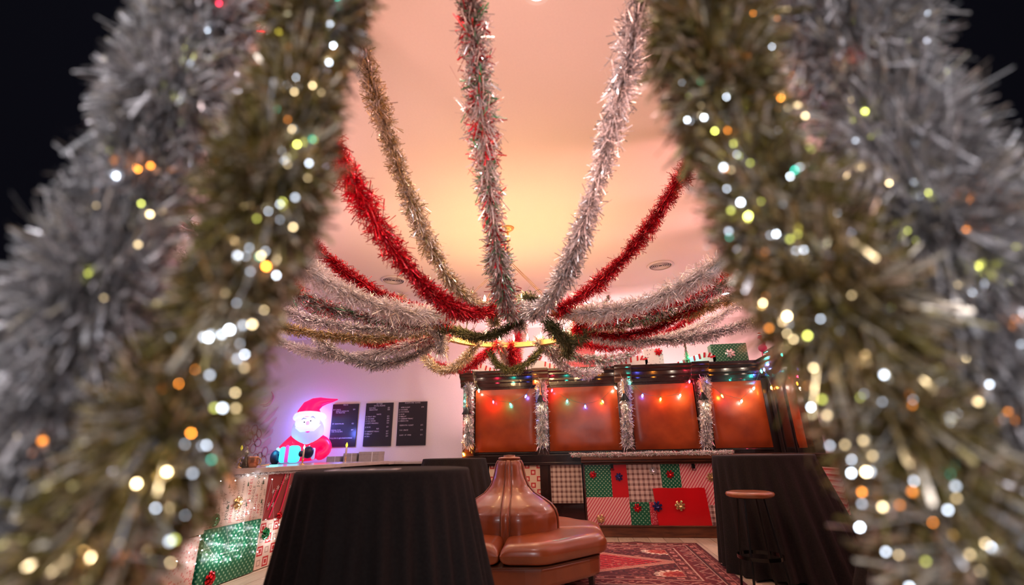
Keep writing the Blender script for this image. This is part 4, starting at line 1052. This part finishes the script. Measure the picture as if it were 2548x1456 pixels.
# fairy lights on the counter front
star_m = bulb_mat('counter_fairy', (.93,.95,1), 45)
fl_pts = [(745,822),(790,855),(700,905),(740,935),(820,930),(505,905),(380,945),(490,995),(520,1000),(568,1005),(688,1020),(820,1012),(665,1050),(720,1070),(375,1115),(425,1125),(535,1110),(560,1140),(445,1175),(490,1170),(530,1200),(635,1165),(640,1180),(757,1138),(930,820),(960,862),(1105,880),(925,940),(1090,950),(1048,965),(1130,940),(930,1000),(943,1088),(1135,730),(1150,795),(1180,785),(780,765),(705,722),(720,672),(790,685),(800,640),(835,638),(770,530),(855,520),(905,600),(840,660),(255,1070),(325,1070),(180,1095),(155,1205),(250,1220),(45,1190),(300,910),(310,950),(535,300),(695,295),(840,240),(920,250),(1020,270),(1105,280)]
sp = []
for (zx, zy) in fl_pts:
    px, py = 430+zx/4.466, 1130+zy/4.466; p = onx(px, py, CX+.085)
    if 3.3 < p.y < 6.4 and .02 < p.z < .96: sp.append(p)
sp.sort(key=lambda p: (round(p.y*4), p.z))
fr = MB().tube([q for q in sp], .0012, 4).build('fairy_light_string', clear_wire); tag(fr, 'net of tiny white fairy lights over the gift paper of the counter', 'fairy lights')
for i, p in enumerate(sp):
    MB().ball(p, .0048, 8, 6).build('bulb', star_m, fr, smooth=True)
    if i % 4 == 0: lamp('POINT', p+Vector((.05,0,0)), (.9,.93,1), .15, 'fairy_glow', .01)
# glittering tape under the counter edge
garland([Vector((CX+.06, 3.2, .955)), Vector((CX+.06, 4.6, .952)), Vector((CX+.06, 6.5, .955))], 'pearl', 'glittering silver white trim running under the edge of the left counter', .018, 2600, .003, n=30, core=.003)

# candlesticks
def candlestick(px, pyb, pyt, X, label, on=True, flame=(1,.8,.02)):
    b = onx(px, pyb, X); tp = onx(px, pyt, X); h = tp.z-1.015
    t = thing('candlestick', label, 'candle', (X, b.y, 1.015), group='battery candles on the side counter')
    MB().lathe([(.030,0),(.030,.006),(.009,.014),(.006,.03),(.012,.040),(.006,.05),(.012,.062),(.013,.075)], 16).build('holder', brass, t, smooth=True)
    MB().lathe([(.011,.07),(.011,h-.055),(.002,h-.052)], 14).build('candle', mat('candle_wax', (.75,.60,.52), .5), t, smooth=True)
    MB().lathe([(.004,h-.055),(.012,h-.035),(.010,h-.02),(.002,h),(.0004,h+.002)], 12).build('flame', bulb_mat('flame_'+('y' if on else 'w'), flame, 3.2), t, smooth=True)
candlestick(752, 1155, 1107, -3.56, 'white flame battery candle in front of the inflatable', False, (1,.85,.75))
candlestick(593, 1165, 1108, -3.62, 'yellow flame battery candle among the clear glass ornaments')
bco = ony(859, 1148, 8.62); t = thing('candlestick', 'yellow flame battery candle standing before the grey boxes', 'candle', (bco.x, 8.62, .995))
MB().lathe([(.045,0),(.045,.01),(.014,.02),(.010,.05),(.018,.065),(.010,.08),(.018,.1)], 16).build('holder', brass, t, smooth=True)
MB().lathe([(.018,.1),(.018,.27),(.003,.275)], 14).build('candle', MATS['candle_wax'], t, smooth=True)
MB().lathe([(.006,.27),(.020,.30),(.016,.325),(.003,.355),(.0004,.358)], 12).build('flame', bulb_mat('flame_y', (1,.8,.02), 3.2), t, smooth=True)
# copper mug
copper = noise_mat('copper', (.62,.28,.17), (.52,.22,.13), 40, .28, bump=.3, metal=.9)
c = onx(626, 1161, -3.62); t = thing('copper_mug', 'hammered copper mug on the left counter below the painted grapes', 'mug', (-3.62, c.y, 1.015))
MB().lathe([(.045,0),(.062,.02),(.066,.06),(.060,.10),(.062,.115),(.058,.115),(.055,.10),(.060,.06),(.055,.02),(.001,.01)], 28, cap=False).build('cup', copper, t, smooth=True)
MB().tube([(.060,0,.095),(.095,0,.09),(.105,0,.06),(.09,0,.03),(.062,0,.03)], .006, 8).build('handle', brass, t, smooth=True)
# little bottle with silver stopper
c = onx(611, 1163, -3.66); t = thing('dark_bottle', 'small dark bottle with a silver pourer beside the copper mug', 'bottle', (-3.66, c.y-.02, 1.015))
MB().lathe([(.040,0),(.042,.02),(.026,.07),(.014,.10),(.013,.13),(.016,.135)], 18).build('bottle_body', blackwood, t, smooth=True)
MB().lathe([(.016,.133),(.022,.145),(.022,.165),(.008,.175),(.007,.20),(.013,.205),(.010,.215)], 16).build('pourer', chrome, t, smooth=True)
glass = mat('clear_acrylic', (.92,.90,.92), .06, 0, Transmission_Weight=.9, IOR=1.45)
g = random.Random(21)
for k, (px, py) in enumerate(((583,1163),(573,1164),(596,1166))):
    c = onx(px, py, -3.60-.06*k); t = thing('glass_ornament', ('tallest clear glass ornament of looped petals at the garland edge', 'clear glass ornament half hidden behind the garland', 'small clear glass ornament in front beside the dark bottle')[k], 'ornament', (-3.60-.06*k, c.y, 1.015))
    MB().lathe([(.03,0),(.03,.008),(.006,.02),(.006,.05)], 14).build('stem', glass, t, smooth=True)
    for j in range(9):
        a = g.uniform(0,6.28); zz = .06+.09*g.random(); MB().ball((.03*math.cos(a), .03*math.sin(a), zz), .022, 10, 8, sc=(1,1,.8)).build('petal', glass, t, smooth=True)
c = onx(645, 1162, -3.75); t = thing('pastry_brush', 'small pale wooden brush lying behind the copper mug', 'brush', (-3.75, c.y+.10, 1.015+.008))
MB().tube([(0,-.07,.0),(0,.0,.004),(0,.07,.010)], [.006,.007,.012], 8).build('handle', mat('pale_wood', (.75,.52,.38), .5), t, smooth=True)
# grey box stacks
gb = noise_mat('grey_box', (.42,.38,.35), (.36,.32,.30), 20, .6)
for k, (x0, x1, y0, y1, lab) in enumerate(((812,845,1136,1149,'lowest grey box nearest the inflatable on the back counter'),(853,887,1128,1149,'middle grey box behind the yellow flame candle'),(891,944,1124,1149,'widest grey box under the third menu board'))):
    a = ony(x0, y1, 8.8); b = ony(x1, y0, 8.8); w = b.x-a.x; h = b.z-.995
    t = thing('storage_box', lab, 'box', ((a.x+b.x)/2, 8.8, .995), group='grey boxes on the back counter')
    MB().box((-w/2,0,0),(w/2,.25,h)).build('box', gb, t, bevel=.008)
    MB().box((-w/2-.002,-.003,h*.72),(w/2+.002,.253,h+.003)).build('lid', gb, t, bevel=.006)
    MB().box((w*.14,-.006,.01),(w*.18,-.002,h*.98)).build('strap', white_m, t)
    MB().box((-w/2-.03,.05,0),(-w/2-.004,.2,h*.8)).build('divider', black_metal, t)
# ------------------------------------------------------------------ menu boards
board_m = mat('letter_board', (.022,.018,.022), .30); letter_m = mat('board_letter', (.78,.72,.76), .5)
def mboard(x0, x1, z0, z1, label, head, left, right):
    t = thing('menu_board', label, 'menu board', ((x0+x1)/2, YB-.03, z0), group='letter boards on the back wall'); w, h = x1-x0, z1-z0
    MB().box((-w/2,0,0),(w/2,.028,h)).build('board', board_m, t, bevel=.003)
    mb = MB()
    for k in range(1, 46): mb.box((-w/2+.004,-.0015,h*k/46-.0015),(w/2-.004,.0,h*k/46+.0015))
    mb.build('felt_ribs', mat('felt_rib', (.035,.03,.034), .8), t)
    S = h/27; fs = S*1.12
    for (row, txt, off) in head+left:
        al = 'CENTER' if (row, txt, off) in head else 'LEFT'
        x = (0 if al == 'CENTER' else -w/2+.02+off*w); text_mesh(txt, fs, letter_m, 'lettering', (x, -.004, h-S*(row+1)), (math.pi/2,0,0), t, al, width_scale=.82)
    for (row, txt) in right: text_mesh(txt, fs, letter_m, 'lettering', (w/2-.03-.085, -.004, h-S*(row+1)), (math.pi/2,0,0), t, width_scale=.82)
def bx(pxl, pxr, pyt, pyb): a = ony(pxl, pyb, YB-.03); b = ony(pxr, pyt, YB-.03); return a.x, b.x, a.z, b.z
b1 = bx(817,893,1004,1113); b2 = bx(902,979,1002,1112); b3 = bx(985,1063,1000,1111)
z0_, z1_ = 1.285, 2.145
mboard(b1[0], b1[1], z0_, z1_, 'black letter board headed MERCH next to the inflatable', [(0,'MERCH',0)],
  [(3,'FF T SHIRTS',0),(4,'BARLEY DAVIDSON',.12),(5,'PIO PIRATORS',.12),(12,'FF  FANNYPACKS',.03),(16,'CANVAS TOTE',0),(17,'FOR GOOD BITS',.03),(21,'FOLLOW US @FLYINGFOXWINES',0)], [(3,'$28'),(12,'$22'),(16,'$17')])
mboard(b2[0], b2[1], z0_, z1_, 'black letter board headed BOTTLES in the middle of the three', [(0,'BOTTLES',0),(1.2,'SPECIAL RELEASE',0),(6.7,'WHITE',0),(15.7,'RED',0)],
  [(2.6,'FOX FIZZ',.10),(3.8,'VERMOUTHS',.10),(8,'21 PINOT GRIS',0),(9.4,'21 VIOGNIER',0),(10.8,'21 FOX WHITE',0),(12.2,'21 PETIT MANSENG',0),(14.6,'22 ROSE',0),(17.3,'17 CABERNET FRANC',0),(18.8,'17 MERLOT',0),(20.3,'18 TRIO',0)],
  [(2.6,'$25'),(3.8,'$28'),(8,'$22'),(9.4,'$23'),(10.8,'$18'),(12.2,'$25'),(14.6,'$20'),(17.3,'$25'),(18.8,'$27'),(20.3,'$34')])
mboard(b3[0], b3[1], z0_, z1_, 'black letter board headed FLIGHTS AND GLASSES closest to the partition', [(0,'FLIGHTS AND GLASSES',0)],
  [(2.8,'WINE FLIGHT',.06),(4.2,'21 VIOGNIER',0),(5.6,'21 FOX WHITE',0),(7.1,'21 ROSE',0),(8.5,'17 MERLOT',0),(9.9,'17 CABERNET FRANC',0),(11.3,'21 VERMOUTH',0),(14,'VERMOUTH  FLIGHT',.05),(17,'FOX  SPRITZ',.06),(20,'GLASS  OF  WINE',.06)],
  [(2.8,'$14'),(14,'$12'),(17,'$13'),(20,'$10')])
# ------------------------------------------------------------------ painted grapes
mu = thing('grape_mural', 'pink line painting of grape clusters and leaf strokes on the back wall', 'mural', (0, YB-.012, 0))
paint = mat('mural_pink', (.62,.22,.30), .7); paint2 = mat('mural_pale_pink', (.74,.50,.56), .7)
def oval(cx_, cz_, a, b, rot, w=.020):
    mb = MB(); vs = []; n_ = 28
    for k in range(n_):
        t = 2*math.pi*k/n_
        for s_ in (1, 1-w/a):
            x, z = a*s_*math.cos(t), b*(1-(1-s_)*a/b)*math.sin(t); vs.append((cx_+x*math.cos(rot)-z*math.sin(rot), 0, cz_+x*math.sin(rot)+z*math.cos(rot)))
    mb.add(vs, [(2*k, 2*k+1, (2*k+3) % (2*n_), (2*k+2) % (2*n_)) for k in range(n_)]); return mb.build('painted_grape', paint, mu)
def mz(px, py): p = ony(px, py, YB-.004); return p.x, p.z
for px, py, rx, ry, ro in ((634,1070,9,13,.0),(623,1082,8,13,-.3),(645,1079,7,12,-.35),(636,1091,6,10,0),(642,1102,9,10,-.3),(614,1067,7,9,.6),(630,1116,8,12,0),(659,1125,8,13,.1),(647,1135,7,10,-.1),(613,1121,9,13,0),(655,1147,9,13,-.2),(602,1132,7,10,.2),(636,1140,8,11,.0),(617,1100,9,9,0),(604,1085,9,11,.4),(590,1100,9,11,0),(590,1075,8,10,.2)):
    x, z = mz(px, py); oval(x, z, rx*.0090, ry*.0086, -ro)
def stroke(pts, w):
    vs = []
    for i, (px, py) in enumerate(pts):
        x, z = mz(px, py); t = i/(len(pts)-1); ww = w*math.sin(math.pi*min(max(t,.04),.96))
        q = mz(*pts[min(i+1,len(pts)-1)]); p = mz(*pts[max(i-1,0)]); d = Vector((q[0]-p[0], q[1]-p[1])).normalized(); vs += [(x-d.y*ww, .001, z+d.x*ww), (x+d.y*ww, .001, z-d.x*ww)]
    MB().add(vs, [(2*i, 2*i+1, 2*i+3, 2*i+2) for i in range(len(pts)-1)]).build('painted_stroke', paint2, mu)
stroke([(645,1060),(665,1045),(680,1030),(694,1012)], .045); stroke([(650,1090),(665,1072),(678,1055),(690,1038)], .05); stroke([(655,1092),(666,1082),(676,1073),(680,1068)], .055)
stroke([(648,1115),(662,1105),(670,1098),(674,1088)], .07); stroke([(664,1128),(672,1124),(680,1127),(686,1128)], .05); stroke([(625,1055),(645,1040),(660,1025),(668,1015)], .05)
for pts in ([(655,1012),(672,1008),(682,990),(676,975)], [(648,1008),(664,1006),(676,994),(680,980)]):
    P = [Vector((mz(*q)[0], -.001, mz(*q)[1])) for q in pts]; P, _L = spline(P, 14); MB().tube([Vector(p) for p in P], .010, 4).build('painted_line', paint, mu)

# ------------------------------------------------------------------ inflatable bearded man
k_ = .0083
ox, oz = 757, 1151
def L(px, py, dy=0): return Vector(((px-ox)*k_*.95, dy, (oz-py)*k_))
iv = thing('inflatable_bearded_man', 'glowing inflatable bearded man in a red suit and hat holding a turquoise gift', 'inflatable', (ony(757,1152,8.80).x, 8.80, .995), D2R(31))
red_glow = mat('inflatable_red', (.75,.01,.05), .35, 0, (.95,.0,.10), .55); hat_glow = mat('inflatable_hat_red', (.75,.01,.05), .35, 0, (1,.0,.16), .75)
wht_glow = mat('inflatable_white', (.75,.78,.95), .4, 0, (.75,.80,1), .62); beard_glow = mat('inflatable_beard', (.62,.64,.85), .4, 0, (.38,.40,.85), .50)
cyan_glow = mat('inflatable_cyan', (.1,.7,.85), .35, 0, (.06,.75,1), .95); rib_glow = mat('inflatable_magenta', (.6,.05,.45), .4, 0, (.75,.08,.65), .6)
mit = mat('inflatable_navy', (.015,.02,.06), .35); skin_g = mat('inflatable_nose', (.7,.45,.7), .4, 0, (.65,.45,.8), .6); mouth_g = mat('inflatable_mouth', (.7,.02,.4), .4, 0, (.8,.0,.45), .6)
brow_g = mat('inflatable_brow', (.4,.42,.7), .5, 0, (.35,.38,.75), .4)
# body with shoulders and arms as one skinned surface
me = bpy.data.meshes.new('body'); bmv = [L(757,1150,.02), L(757,1125,.02), L(757,1100,.02), L(728,1104,.0), L(708,1120,-.05), L(694,1134,-.12), L(790,1100,.0), L(808,1120,-.02), L(795,1136,-.12), L(780,1135,-.16)]
me.from_pydata([tuple(v) for v in bmv], [(0,1),(1,2),(2,3),(3,4),(4,5),(2,6),(6,7),(7,8),(8,9)], [])
body = bpy.data.objects.new('body', me); COL.objects.link(body); body.parent = iv; me.materials.append(red_glow)
sk = body.modifiers.new('skin', 'SKIN'); 
if not me.skin_vertices: 
    import bmesh
    bm = bmesh.new(); bm.from_mesh(me); bm.verts.layers.skin.verify(); bm.to_mesh(me); bm.free()
for i, r in enumerate((.30,.32,.27,.16,.12,.09,.18,.15,.11,.095)): me.skin_vertices[0].data[i].radius = (r, r*.8 if i < 3 else r)
me.skin_vertices[0].data[0].use_root = True
sk.use_smooth_shade = True
sb = body.modifiers.new('sub', 'SUBSURF'); sb.levels = sb.render_levels = 2
MB().ball(L(756,1080,-.06), .285, 24, 18, sc=(1.04,.75,1.12)).ball(L(757,1100,-.08), .20, 20, 14, sc=(1,.7,.9)).build('beard', beard_glow, iv, smooth=True)
MB().ball(L(753,1062,-.16), .205, 24, 16, sc=(1.1,.62,.90)).build('face', wht_glow, iv, smooth=True)
MB().tube([L(728,1073,-.25), L(740,1077,-.33), L(753,1075,-.36), L(768,1075,-.34), L(783,1066,-.22)], [.015,.055,.06,.055,.01], 12).build('moustache', wht_glow, iv, smooth=True)
MB().ball(L(754,1064,-.36), .036, 14, 10, sc=(.95,.9,1.2)).build('nose', skin_g, iv, smooth=True)
for px, py in ((746,1061),(760,1058)): MB().ball(L(px, py, -.285), .013, 10, 8).build('eye', mit, iv, smooth=True)
for a, b, c in (((738,1056),(743,1052),(750,1053)),((758,1050),(764,1048),(770,1052))): MB().tube([L(*a,-.25), L(*b,-.28), L(*c,-.28)], [.006,.014,.006], 8).build('eyebrow', brow_g, iv, smooth=True)
MB().ball(L(756,1081,-.345), .042, 14, 10, sc=(1.1,.4,.7)).build('mouth', mouth_g, iv, smooth=True)
hb = []
for i in range(9):
    t = math.pi*i/8; hb.append(Vector((L(757,1046).x-.255*math.cos(t), -.02-.23*math.sin(t), L(757,1047).z+.015*math.sin(t)*3+(.0 if i else -.02))))
for i in range(1, 8):
    t = math.pi+math.pi*i/8; hb.append(Vector((L(757,1046).x-.255*math.cos(t), -.02-.20*math.sin(t), L(757,1047).z)))
hb.append(hb[0]); MB().tube(hb, .058, 12, cap=False).build('hat_brim', wht_glow, iv, smooth=True)
hp = [L(757,1048,-.02), L(756,1036,-.02), L(760,1024,-.03), L(768,1016,-.04), L(780,1011,-.05), L(793,1009,-.06), L(806,1007,-.06), L(819,1004,-.06)]
MB().tube(hp, [.255,.235,.19,.135,.095,.06,.038,.012], 24).build('hat', hat_glow, iv, smooth=True)
MB().ball(L(692,1138,-.20), .105, 16, 12, sc=(.85,.8,1.25)).ball(L(703,1130,-.24), .05, 12, 8).build('mitten', mit, iv, smooth=True)
MB().ball(L(763,1128,-.34), .105, 16, 12, sc=(1.0,.7,1.05)).ball(L(748,1131,-.40), .055, 12, 8, sc=(1,.8,1)).build('mitten', mit, iv, smooth=True)
MB().lathe([(.085,-.03),(.105,-.02),(.105,.02),(.085,.03)], 18, M=Matrix.Translation(L(775,1131,-.26)) @ Matrix.Rotation(math.pi/2, 4, 'Y')).build('cuff', beard_glow, iv, smooth=True)
MB().lathe([(.07,-.03),(.09,-.02),(.09,.02),(.07,.03)], 18, M=Matrix.Translation(L(699,1126,-.12)) @ Matrix.Rotation(math.pi/3, 4, 'Y')).build('cuff', beard_glow, iv, smooth=True)
a, b = L(701,1151), L(746,1114)
def puff(x0, x1, y0, y1, z0, z1, name, m_):
    o = MB().box((x0,y0,z0),(x1,y1,z1)).build(name, m_, iv, smooth=True)
    md = o.modifiers.new('bev','BEVEL'); md.width = .07; md.segments = 5; md.limit_method = 'NONE'; return o
gx = L(717,1130).x
puff(a.x, gx-.01, -.42, -.14, .01, b.z-.01, 'gift_box', cyan_glow); puff(gx+.01, b.x, -.44, -.14, .01, b.z+.01, 'gift_box', cyan_glow)
MB().tube([Vector((gx,-.20,b.z-.02)), Vector((gx,-.38,b.z-.01)), Vector((gx,-.43,b.z-.06)), Vector((gx,-.435,.12)), Vector((gx,-.42,.03))], .032, 10).build('ribbon', rib_glow, iv, smooth=True)
MB().add([tuple(L(752,1112,-.30)), tuple(L(757,1118,-.31)), tuple(L(766,1112,-.30)), tuple(L(763,1124,-.28)), tuple(L(754,1124,-.28))], [(0,1,4),(1,2,3),(1,3,4)]).build('collar', wht_glow, iv)
ip = iv.location
lamp('POINT', (ip.x-.25, 9.12, 1.75), (.22,.20,1), 26, 'inflatable_glow', .12)
lamp('POINT', (ip.x+.62, 8.95, 1.55), (.15,.20,1), 9.0, 'inflatable_glow', .08)
lamp('POINT', (ip.x-.3, 8.25, 1.25), (.05,.8,1), 3, 'inflatable_gift_glow', .1)
